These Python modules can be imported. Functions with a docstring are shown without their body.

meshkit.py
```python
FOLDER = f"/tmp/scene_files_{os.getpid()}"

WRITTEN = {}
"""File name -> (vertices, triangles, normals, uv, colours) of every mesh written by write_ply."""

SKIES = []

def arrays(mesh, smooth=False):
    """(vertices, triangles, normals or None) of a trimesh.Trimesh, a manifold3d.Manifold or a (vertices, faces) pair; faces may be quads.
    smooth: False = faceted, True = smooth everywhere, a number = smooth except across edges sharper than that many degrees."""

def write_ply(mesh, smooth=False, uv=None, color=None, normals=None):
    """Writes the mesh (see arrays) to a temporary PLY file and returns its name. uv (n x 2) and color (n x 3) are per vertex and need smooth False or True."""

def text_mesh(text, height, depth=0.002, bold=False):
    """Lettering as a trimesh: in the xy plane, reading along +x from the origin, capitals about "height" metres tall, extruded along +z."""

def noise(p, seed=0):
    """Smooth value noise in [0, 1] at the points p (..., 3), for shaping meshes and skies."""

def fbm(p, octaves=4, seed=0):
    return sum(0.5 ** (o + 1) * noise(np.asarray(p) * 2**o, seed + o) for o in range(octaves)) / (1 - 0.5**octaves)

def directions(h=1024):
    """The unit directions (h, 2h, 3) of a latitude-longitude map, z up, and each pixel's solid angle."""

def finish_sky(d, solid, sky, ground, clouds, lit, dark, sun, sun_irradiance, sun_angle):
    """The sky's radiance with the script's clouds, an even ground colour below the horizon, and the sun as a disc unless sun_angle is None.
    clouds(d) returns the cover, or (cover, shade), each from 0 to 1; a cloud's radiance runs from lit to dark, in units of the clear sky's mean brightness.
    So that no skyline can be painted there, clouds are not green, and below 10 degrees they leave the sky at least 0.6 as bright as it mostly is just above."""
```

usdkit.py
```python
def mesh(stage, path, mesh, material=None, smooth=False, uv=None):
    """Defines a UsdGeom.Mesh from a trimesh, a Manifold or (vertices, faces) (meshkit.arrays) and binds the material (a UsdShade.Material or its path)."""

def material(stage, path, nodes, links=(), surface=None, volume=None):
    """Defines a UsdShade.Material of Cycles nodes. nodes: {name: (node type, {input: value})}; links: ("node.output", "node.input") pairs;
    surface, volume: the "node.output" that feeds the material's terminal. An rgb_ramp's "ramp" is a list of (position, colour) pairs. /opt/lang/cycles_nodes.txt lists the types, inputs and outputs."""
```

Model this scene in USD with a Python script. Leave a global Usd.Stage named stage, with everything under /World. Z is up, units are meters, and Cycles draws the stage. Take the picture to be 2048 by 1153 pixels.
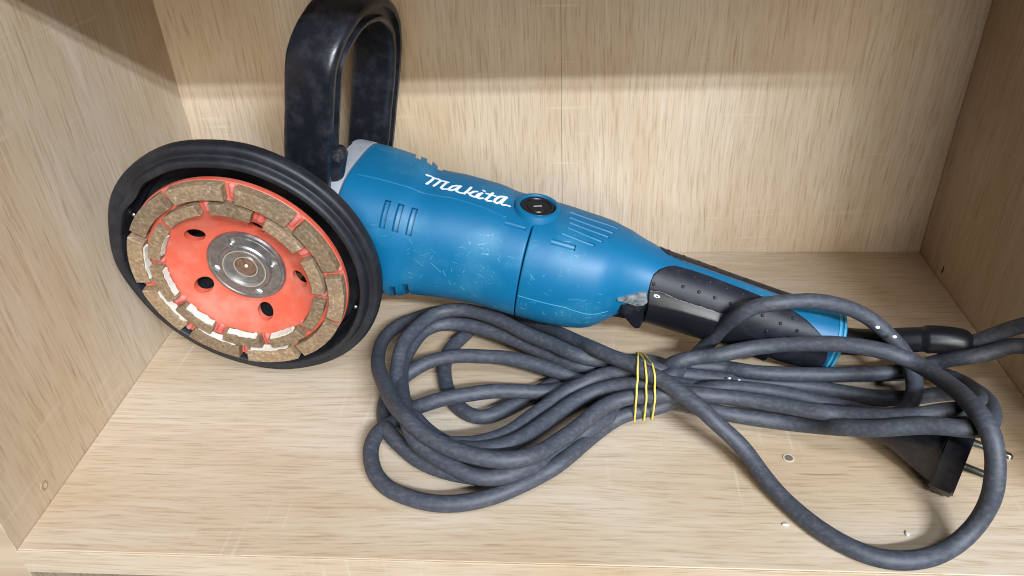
import math, random
import numpy as np, trimesh, manifold3d, shapely
from shapely.geometry import Polygon, LineString, Point
from shapely.ops import unary_union
from scipy.interpolate import CubicSpline, PchipInterpolator
from scipy.spatial import Delaunay
import usdkit, meshkit
from meshkit import noise, fbm
from pxr import Usd, UsdGeom, UsdLux, UsdShade, Gf, Sdf

random.seed(7)
stage = Usd.Stage.CreateInMemory()
UsdGeom.SetStageUpAxis(stage, UsdGeom.Tokens.z)
UsdGeom.SetStageMetersPerUnit(stage, 1.0)
UsdGeom.Xform.Define(stage, '/World')
UsdGeom.Scope.Define(stage, '/World/Looks')

# ------------------------------------------------------------------ camera
cam = UsdGeom.Camera.Define(stage, '/World/camera')
yaw, pitch, roll = -0.09005, 0.58772, -0.04999
fwd = np.array([math.sin(yaw)*math.cos(pitch), math.cos(yaw)*math.cos(pitch), -math.sin(pitch)])
rt = np.array([math.cos(yaw), -math.sin(yaw), 0.0]); up = np.cross(rt, fwd)
cr, sr = math.cos(roll), math.sin(roll)
rt, up = cr*rt + sr*up, -sr*rt + cr*up
eye = np.array([0.26418, -0.49559, 0.30])
cam.AddTransformOp().Set(Gf.Matrix4d(*[float(v) for v in (*rt, 0, *up, 0, *(-fwd), 0, *eye, 1)]))
cam.CreateHorizontalApertureAttr(36.0); cam.CreateVerticalApertureAttr(20.25)
cam.CreateFocalLengthAttr(27.29)
cam.CreateClippingRangeAttr(Gf.Vec2f(0.01, 50))
EXPOSURE = -0.1
cam.CreateExposureAttr(EXPOSURE)

# ------------------------------------------------------------------ lamps, all out of view, and a soft fill
def rect_lamp(name, pos, target, w, h, power, color):
    l = UsdLux.RectLight.Define(stage, '/World/' + name)
    pos = np.array(pos, float); z = pos - np.array(target, float); z /= np.linalg.norm(z)
    ref = np.array([1.0, 0, 0]); x = ref - (ref @ z)*z; x /= np.linalg.norm(x); y = np.cross(z, x)
    l.AddTransformOp().Set(Gf.Matrix4d(*[float(v) for v in (*x, 0, *y, 0, *z, 0, *pos, 1)]))
    l.CreateWidthAttr(w); l.CreateHeightAttr(h); l.CreateIntensityAttr(power); l.CreateColorAttr(Gf.Vec3f(*color))
    l.CreateNormalizeAttr(True)
    return l
# twin-tube ceiling fitting to the right in front of the cabinet, then a soft front fill and an unseen ceiling lamp
rect_lamp('tube_lamp', (1.46, -2.45, 1.80), (0.25, -0.1, 0.1), 1.0, 0.03, 23.0, (0.88, 0.985, 1.12))
rect_lamp('tube_lamp_001', (1.46, -2.45, 1.875), (0.25, -0.1, 0.1), 1.0, 0.03, 23.0, (0.88, 0.985, 1.12))
rect_lamp('front_fill', (0.75, -2.4, 0.95), (0.25, -0.1, 0.15), 0.8, 1.2, 14.5, (1.0, 0.95, 0.86))  # added soft fill standing in for room bounce, not a window
rect_lamp('unseen_ceiling_lamp', (0.65, -1.55, 2.35), (0.3, -0.2, 0.0), 1.2, 0.35, 9.0, (0.93, 0.99, 1.07))  # out of view, placed to brighten the front of the base board

# ------------------------------------------------------------------ helpers
def numbered(path):
    if not stage.GetPrimAtPath(path): return path
    k = 1
    while stage.GetPrimAtPath('%s_%03d' % (path, k)): k += 1
    return '%s_%03d' % (path, k)
def tag(prim, label=None, category=None, group=None, kind=None):
    for k, v in (('label', label), ('category', category), ('group', group), ('kind', kind)):
        if v: prim.SetCustomDataByKey(k, v)
    return prim
def thing(name, loc, label, category, group=None):
    p = numbered('/World/' + name)
    x = UsdGeom.Xform.Define(stage, p); x.AddTranslateOp().Set(Gf.Vec3d(*map(float, loc)))
    tag(x.GetPrim(), label, category, group)
    return x.GetPrim(), np.array(loc, float)
def part(parent, name, mesh, mat, smooth=32, label=None, kind=None):
    p = numbered(str(parent.GetPath()) + '/' + name)
    m = usdkit.mesh(stage, p, mesh, mat, smooth)
    tag(m.GetPrim(), label, kind=kind)
    return m.GetPrim()
def moved(mesh, o):
    m = mesh.copy(); m.apply_translation(-np.array(o)); return m
def TM(v, f):
    m = trimesh.Trimesh(np.asarray(v, float), np.asarray(f, int), process=False)
    return m
def to_man(m):
    return manifold3d.Manifold(manifold3d.Mesh(np.asarray(m.vertices, np.float32), np.asarray(m.faces, np.uint32)))
def from_man(M):
    k = M.to_mesh(); return trimesh.Trimesh(np.array(k.vert_properties[:, :3], float), np.array(k.tri_verts, int), process=False)
def outward(m):
    if m.volume < 0: m.invert()
    return m
def frame_xf(o, x, y, z):
    T = np.eye(4); T[:3, 0] = x; T[:3, 1] = y; T[:3, 2] = z; T[:3, 3] = o; return T
def cat(*ms): return trimesh.util.concatenate(list(ms))
def rbox(x0, x1, y0, y1, z0, z1, r=0.0008):
    s = [manifold3d.Manifold.sphere(r, 8).translate([x, y, z]) for x in (x0+r, x1-r) for y in (y0+r, y1-r) for z in (z0+r, z1-r)]
    return from_man(manifold3d.Manifold.batch_hull(s))
def hull_spheres(pts, radii, n=24):
    return manifold3d.Manifold.batch_hull([manifold3d.Manifold.sphere(float(r), n).translate([float(c) for c in p]) for p, r in zip(pts, radii)])
def revolve(profile, n=128, warp=None):
    """closed (r, h) polygon turned about z"""
    P = np.array(profile, float); k = len(P); a = np.arange(n)*2*np.pi/n
    V = np.stack([P[None, :, 0]*np.cos(a)[:, None], P[None, :, 0]*np.sin(a)[:, None], np.broadcast_to(P[None, :, 1], (n, k))], -1)
    if warp is not None: V = warp(V, a)
    i, j = np.meshgrid(np.arange(n), np.arange(k), indexing='ij'); i2, j2 = (i+1) % n, (j+1) % k
    q = np.stack([i*k+j, i2*k+j, i2*k+j2, i*k+j2], -1).reshape(-1, 4)
    m = TM(V.reshape(-1, 3), np.vstack([q[:, [0, 1, 2]], q[:, [0, 2, 3]]]))
    m.update_faces(m.nondegenerate_faces(height=1e-9)); m.merge_vertices()
    return outward(m)
def tube(pts, r, sides=16, cap=True):
    p = np.asarray(pts, float); n = len(p); r = np.broadcast_to(np.asarray(r, float), (n,))
    t = np.gradient(p, axis=0); t /= np.linalg.norm(t, axis=1, keepdims=True)
    u = np.cross(t[0], [0.3, 0.2, 0.93]); u /= np.linalg.norm(u); U = [u]
    for k in range(1, n):
        u = U[-1] - (U[-1] @ t[k])*t[k]; U.append(u/np.linalg.norm(u))
    U = np.array(U); W = np.cross(t, U); a = np.arange(sides)*2*np.pi/sides
    V = p[:, None] + r[:, None, None]*(np.cos(a)[None, :, None]*U[:, None] + np.sin(a)[None, :, None]*W[:, None])
    i, j = np.meshgrid(np.arange(n-1), np.arange(sides), indexing='ij'); j2 = (j+1) % sides
    q = np.stack([i*sides+j, i*sides+j2, (i+1)*sides+j2, (i+1)*sides+j], -1).reshape(-1, 4)
    f = np.vstack([q[:, [0, 1, 2]], q[:, [0, 2, 3]]]); v = V.reshape(-1, 3)
    if cap:
        v = np.vstack([v, p[:1], p[-1:]]); a0, a1 = n*sides, n*sides+1; e = np.arange(sides)
        f = np.vstack([f, np.stack([np.full(sides, a0), (e+1) % sides, e], 1), np.stack([np.full(sides, a1), (n-1)*sides+e, (n-1)*sides+(e+1) % sides], 1)])
    return TM(v, f)
def resample(pts, step):
    P = np.asarray(pts, float); d = np.r_[0, np.cumsum(np.linalg.norm(np.diff(P, axis=0), axis=1))]
    cs = CubicSpline(d, P); return cs(np.linspace(0, d[-1], max(4, int(d[-1]/step))))

# ------------------------------------------------------------------ materials
L = '/World/Looks/'
def mat(name, nodes, links, surface='p.BSDF'):
    return usdkit.material(stage, L + name, nodes, links, surface=surface)
def wood(name, grain, across, seed, dark=1.0):
    """pale limed oak laminate: grain / across name the world axes x, y, z"""
    T = lambda *c: tuple(dark*k for k in c)
    R = lambda lo, hi: ('rgb_ramp', {'ramp': [(0.0, (0, 0, 0)), (lo, (0, 0, 0)), (hi, (1, 1, 1)), (1, (1, 1, 1))]})
    n = {
     'geo': ('geometry', {}), 'sep': ('separate_xyz', {}),
     'wv': ('combine_xyz', {'z': seed}), 'ws': ('mapping', {'scale': (4.2, 9.0, 1)}), 'warp': ('noise_texture', {'scale': 1.0, 'detail': 3.0}),
     'w1': ('math', {'math_type': 'subtract', 'value2': 0.5}), 'w2': ('math', {'math_type': 'multiply_add', 'value2': 0.017}),
     'v': ('combine_xyz', {'z': seed*3.7}),
     # fine pores, short dashes, growth bands, broad tone
     'mp': ('mapping', {'scale': (44, 900, 1)}), 'pore': ('noise_texture', {'scale': 1.0, 'detail': 3.0, 'roughness': 0.6}), 'pr': R(0.50, 0.74),
     'md': ('mapping', {'scale': (36, 560, 1), 'location': (3.3, 8.1, 0)}), 'dash': ('noise_texture', {'scale': 1.0, 'detail': 2.0, 'roughness': 0.5}), 'dr': R(0.60, 0.74),
     'mm': ('mapping', {'scale': (7, 300, 1)}), 'mid': ('noise_texture', {'scale': 1.0, 'detail': 4.0, 'roughness': 0.6}), 'mr': R(0.34, 0.68),
     'mb': ('mapping', {'scale': (4.5, 13, 1)}), 'bro': ('noise_texture', {'scale': 1.0, 'detail': 3.0}), 'br': R(0.36, 0.64),
     'mf': ('mapping', {'scale': (300, 16, 1)}), 'fl': ('noise_texture', {'scale': 1.0, 'detail': 1.0}), 'fr': R(0.62, 0.72),
     'mk': ('mapping', {'scale': (9, 13, 1), 'location': (5.1, 2.2, 0)}), 'msk': ('noise_texture', {'scale': 1.0, 'detail': 1.0}), 'kr': R(0.52, 0.64),
     'fm': ('math', {'math_type': 'multiply'}), 'fm2': ('math', {'math_type': 'multiply', 'value2': 0.26}),
     'pm': ('math', {'math_type': 'multiply', 'value2': 0.62}),
     'dk': ('math', {'math_type': 'multiply'}), 'dm': ('math', {'math_type': 'multiply', 'value2': 0.55}),
     'bk': ('math', {'math_type': 'multiply_add', 'value2': 0.75, 'value3': 0.25}),
     'mm2': ('math', {'math_type': 'multiply', 'value2': 0.40}),
     'bm2': ('math', {'math_type': 'multiply', 'value2': 0.80}),
     'c1': ('mix_color', {'a': T(0.600, 0.505, 0.395), 'b': T(0.470, 0.340, 0.208)}),
     'c2': ('mix_color', {'b': T(0.430, 0.300, 0.172)}),
     'c3': ('mix_color', {'b': T(0.300, 0.196, 0.104)}),
     'c5': ('mix_color', {'b': T(0.255, 0.160, 0.085)}),
     'c4': ('mix_color', {'b': T(0.690, 0.625, 0.525)}),
     'ht': ('math', {'math_type': 'multiply', 'value2': -1.0}),
     'bp': ('bump', {'strength': 0.20, 'distance': 0.0004}),
     'p': ('principled_bsdf', {'roughness': 0.52, 'specular_ior_level': 0.28}),
    }
    l = [('geo.position', 'sep.vector'), ('sep.' + grain, 'wv.x'), ('sep.' + across, 'wv.y'), ('wv.vector', 'ws.vector'), ('ws.vector', 'warp.vector'),
         ('warp.fac', 'w1.value1'), ('w1.value', 'w2.value1'), ('sep.' + across, 'w2.value3'),
         ('sep.' + grain, 'v.x'), ('w2.value', 'v.y')]
    for m_, t_, r_ in (('mp', 'pore', 'pr'), ('md', 'dash', 'dr'), ('mm', 'mid', 'mr'), ('mb', 'bro', 'br')):
        l += [('v.vector', m_ + '.vector'), (m_ + '.vector', t_ + '.vector'), (t_ + '.fac', r_ + '.fac')]
    for m_, t_, r_ in (('mf', 'fl', 'fr'), ('mk', 'msk', 'kr')):
        l += [('wv.vector', m_ + '.vector'), (m_ + '.vector', t_ + '.vector'), (t_ + '.fac', r_ + '.fac')]
    l += [('fr.color', 'fm.value1'), ('kr.color', 'fm.value2'), ('fm.value', 'fm2.value1'), ('pr.color', 'pm.value1'), ('mr.color', 'mm2.value1'), ('br.color', 'bm2.value1'),
          ('br.color', 'bk.value1'), ('dr.color', 'dk.value1'), ('bk.value', 'dk.value2'), ('dk.value', 'dm.value1'),
          ('bm2.value', 'c1.fac'), ('c1.result', 'c2.a'), ('mm2.value', 'c2.fac'), ('c2.result', 'c3.a'), ('pm.value', 'c3.fac'), ('c3.result', 'c5.a'), ('dm.value', 'c5.fac'), ('c5.result', 'c4.a'), ('fm2.value', 'c4.fac'),
          ('c4.result', 'p.base_color'), ('dm.value', 'ht.value1'), ('ht.value', 'bp.height'), ('bp.normal', 'p.normal')]
    return mat(name, n, l)
W_floor = wood('oak_floor', 'x', 'y', 1.3)
W_back = wood('oak_back', 'z', 'x', 4.1)
W_side = wood('oak_side', 'z', 'y', 7.7)
W_edge = wood('oak_edge', 'x', 'z', 9.2)

def plain(name, color, rough=0.5, metallic=0.0, spec=0.5, **kw):
    return mat(name, {'p': ('principled_bsdf', {'base_color': color, 'roughness': rough, 'metallic': metallic, 'specular_ior_level': spec, **kw})}, [])
def worn(name, base, dust, scale, lo, hi, amount, rough, metallic=0.0, stretch=(1, 1, 1), rough2=None, bump=0.0, detail=6.0, spec=0.5, fine=None):
    """base coat with patchy dust or scuffs from object-space noise"""
    n = {'tc': ('texture_coordinate', {}), 'mp': ('mapping', {'scale': tuple(scale*s for s in stretch)}),
         'nz': ('noise_texture', {'scale': 1.0, 'detail': detail, 'roughness': 0.62}),
         'rp': ('rgb_ramp', {'ramp': [(0, (0, 0, 0)), (lo, (0, 0, 0)), (hi, (1, 1, 1)), (1, (1, 1, 1))]}),
         'am': ('math', {'math_type': 'multiply', 'value2': amount}),
         'c': ('mix_color', {'a': base, 'b': dust}),
         'rr': ('map_range', {'from_min': 0, 'from_max': 1, 'to_min': rough, 'to_max': rough2 if rough2 is not None else min(1, rough+0.25)}),
         'p': ('principled_bsdf', {'metallic': metallic, 'specular_ior_level': spec})}
    l = [('tc.object', 'mp.vector'), ('mp.vector', 'nz.vector'), ('nz.fac', 'rp.fac'), ('rp.color', 'am.value1'), ('am.value', 'c.fac'), ('c.result', 'p.base_color'), ('am.value', 'rr.value'), ('rr.result', 'p.roughness')]
    if bump:
        n['bp'] = ('bump', {'strength': bump, 'distance': 0.0006}); n['n2'] = ('noise_texture', {'scale': fine or 900.0, 'detail': 3.0})
        l += [('tc.object', 'n2.vector'), ('n2.fac', 'bp.height'), ('bp.normal', 'p.normal')]
    return mat(name, n, l)
def blue_plastic():
    n = {'tc': ('texture_coordinate', {}),
         'm1': ('mapping', {'scale': (760, 260, 760), 'rotation': (0.3, 0.5, 0.9)}), 'n1': ('noise_texture', {'scale': 1.0, 'detail': 4.0, 'roughness': 0.6}),
         'r1': ('rgb_ramp', {'ramp': [(0, (0, 0, 0)), (0.63, (0, 0, 0)), (0.72, (1, 1, 1)), (1, (1, 1, 1))]}),
         'm2': ('mapping', {'scale': (150, 1500, 800), 'rotation': (0.2, 0.9, 0.35)}), 'n2': ('noise_texture', {'scale': 1.0, 'detail': 2.0}),
         'r2': ('rgb_ramp', {'ramp': [(0, (0, 0, 0)), (0.67, (0, 0, 0)), (0.73, (1, 1, 1)), (1, (1, 1, 1))]}),
         'n3': ('noise_texture', {'scale': 26.0, 'detail': 3.0}),
         'r3': ('rgb_ramp', {'ramp': [(0, (0, 0, 0)), (0.48, (0, 0, 0)), (0.64, (1, 1, 1)), (1, (1, 1, 1))]}),
         'mx': ('math', {'math_type': 'maximum'}), 'ml': ('math', {'math_type': 'multiply'}), 'am': ('math', {'math_type': 'multiply', 'value2': 0.50}),
         'hz': ('math', {'math_type': 'multiply', 'value2': 0.30}),
         'c0': ('mix_color', {'a': (0.000, 0.122, 0.262), 'b': (0.06, 0.26, 0.37)}),
         'c': ('mix_color', {'b': (0.40, 0.58, 0.66)}),
         'rr': ('map_range', {'from_min': 0, 'from_max': 1, 'to_min': 0.48, 'to_max': 0.68}),
         'n5': ('noise_texture', {'scale': 1500.0, 'detail': 2.0}), 'bp': ('bump', {'strength': 0.10, 'distance': 0.0004}),
         'p': ('principled_bsdf', {'specular_ior_level': 0.5})}
    l = [('tc.object', 'm1.vector'), ('m1.vector', 'n1.vector'), ('n1.fac', 'r1.fac'), ('tc.object', 'm2.vector'), ('m2.vector', 'n2.vector'), ('n2.fac', 'r2.fac'),
         ('tc.object', 'n3.vector'), ('n3.fac', 'r3.fac'), ('r1.color', 'mx.value1'), ('r2.color', 'mx.value2'), ('mx.value', 'ml.value1'), ('r3.color', 'ml.value2'),
         ('ml.value', 'am.value1'), ('r3.color', 'hz.value1'), ('hz.value', 'c0.fac'), ('c0.result', 'c.a'), ('am.value', 'c.fac'), ('c.result', 'p.base_color'), ('ml.value', 'rr.value'), ('rr.result', 'p.roughness'),
         ('tc.object', 'n5.vector'), ('n5.fac', 'bp.height'), ('bp.normal', 'p.normal')]
    return mat('blue_plastic', n, l)
M_blue = blue_plastic()
M_blue_light = plain('blue_band', (0.05, 0.27, 0.42), 0.5)
M_black = worn('black_plastic', (0.0080, 0.009, 0.0135), (0.10, 0.105, 0.125), 120, 0.46, 0.82, 0.24, 0.32, bump=0.14, detail=12.0)
M_gloss = plain('gloss_black_plastic', (0.008, 0.0085, 0.012), 0.36, spec=0.4)
M_grip = worn('grip_rubber', (0.0095, 0.0105, 0.0175), (0.06, 0.065, 0.085), 160, 0.45, 0.80, 0.3, 0.50, bump=0.12, spec=0.35)
M_cover = worn('cover_rubber', (0.0085, 0.0095, 0.013), (0.05, 0.056, 0.07), 70, 0.46, 0.80, 0.35, 0.52, bump=0.08)
M_cord = worn('cord_rubber', (0.040, 0.045, 0.060), (0.17, 0.172, 0.18), 520, 0.46, 0.84, 0.42, 0.56, bump=0.22, stretch=(0.5, 1, 1))
M_red = worn('red_paint', (0.57, 0.075, 0.052), (0.56, 0.30, 0.27), 160, 0.36, 0.66, 0.65, 0.5)
M_dish = worn('red_paint_dusty', (0.58, 0.095, 0.052), (0.54, 0.28, 0.22), 55, 0.46, 0.74, 0.5, 0.5)
M_steel = worn('turned_steel', (0.23, 0.23, 0.235), (0.46, 0.45, 0.44), 260, 0.40, 0.75, 0.6, 0.36, metallic=0.85)
M_rim = plain('bright_steel', (0.72, 0.71, 0.69), 0.28, 0.9)
M_rust = worn('brown_spindle', (0.14, 0.075, 0.045), (0.26, 0.17, 0.12), 500, 0.40, 0.7, 0.7, 0.55, metallic=0.3)
M_alu = worn('grey_casting', (0.42, 0.445, 0.49), (0.62, 0.64, 0.67), 130, 0.35, 0.75, 0.5, 0.45, metallic=0.35, bump=0.1)
M_gear = worn('dark_casting', (0.035, 0.037, 0.047), (0.30, 0.31, 0.34), 170, 0.48, 0.74, 0.6, 0.38, metallic=0.3, bump=0.3)
M_white = plain('white_print', (0.80, 0.82, 0.84), 0.45)
M_chalk = plain('white_paint', (0.80, 0.80, 0.78), 0.7)
M_scuff = worn('scuffed_grey', (0.045, 0.05, 0.055), (0.27, 0.30, 0.32), 230, 0.34, 0.66, 0.85, 0.6)
M_dark = plain('hollow_black', (0.006, 0.006, 0.007), 0.8)
M_pin = plain('nickel_pin', (0.78, 0.74, 0.62), 0.22, 1.0)
M_band = worn('yellow_elastic', (0.66, 0.50, 0.05), (0.80, 0.72, 0.28), 400, 0.4, 0.7, 0.6, 0.45)
M_crumb = plain('plaster', (0.55, 0.53, 0.50), 0.9)
M_cap = plain('dowel_grey', (0.15, 0.125, 0.085), 0.7, spec=0.2)
def segment_mat(name, k):
    n = {'tc': ('texture_coordinate', {}), 'oi': ('geometry', {}),
         'nz': ('noise_texture', {'scale': 520.0, 'detail': 5.0, 'roughness': 0.65}), 'rp': ('rgb_ramp', {'ramp': [(0, (0.09, 0.062, 0.035)), (0.42, (0.19, 0.145, 0.092)), (0.60, (0.27, 0.215, 0.145)), (0.74, (0.46, 0.40, 0.32)), (1, (0.6, 0.55, 0.45))]}),
         'n2': ('noise_texture', {'scale': 60.0, 'detail': 2.0}), 'r2': ('rgb_ramp', {'ramp': [(0, tuple(k*c for c in (0.70, 0.72, 0.78))), (0.5, (1.12*k, 0.98*k, 0.88*k)), (1, tuple(k*c for c in (1.4, 1.12, 0.82)))]}),
         'mu': ('mix_color', {'blend_type': 'multiply', 'fac': 1.0, 'use_clamp': False}),
         'bp': ('bump', {'strength': 0.6, 'distance': 0.0007}), 'p': ('principled_bsdf', {'roughness': 0.62})}
    l = [('tc.object', 'nz.vector'), ('nz.fac', 'rp.fac'), ('tc.object', 'n2.vector'), ('n2.fac', 'r2.fac'), ('rp.color', 'mu.a'), ('r2.color', 'mu.b'), ('mu.result', 'p.base_color'), ('nz.fac', 'bp.height'), ('bp.normal', 'p.normal')]
    return mat(name, n, l)
M_seg = [segment_mat('diamond_segment_dark', .70), segment_mat('diamond_segment', .86), segment_mat('diamond_segment_pale', 1.02)]
M_dust = worn('pale_dust', (0.56, 0.53, 0.46), (0.40, 0.33, 0.25), 260, 0.52, 0.72, 0.7, 0.85)

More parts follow.
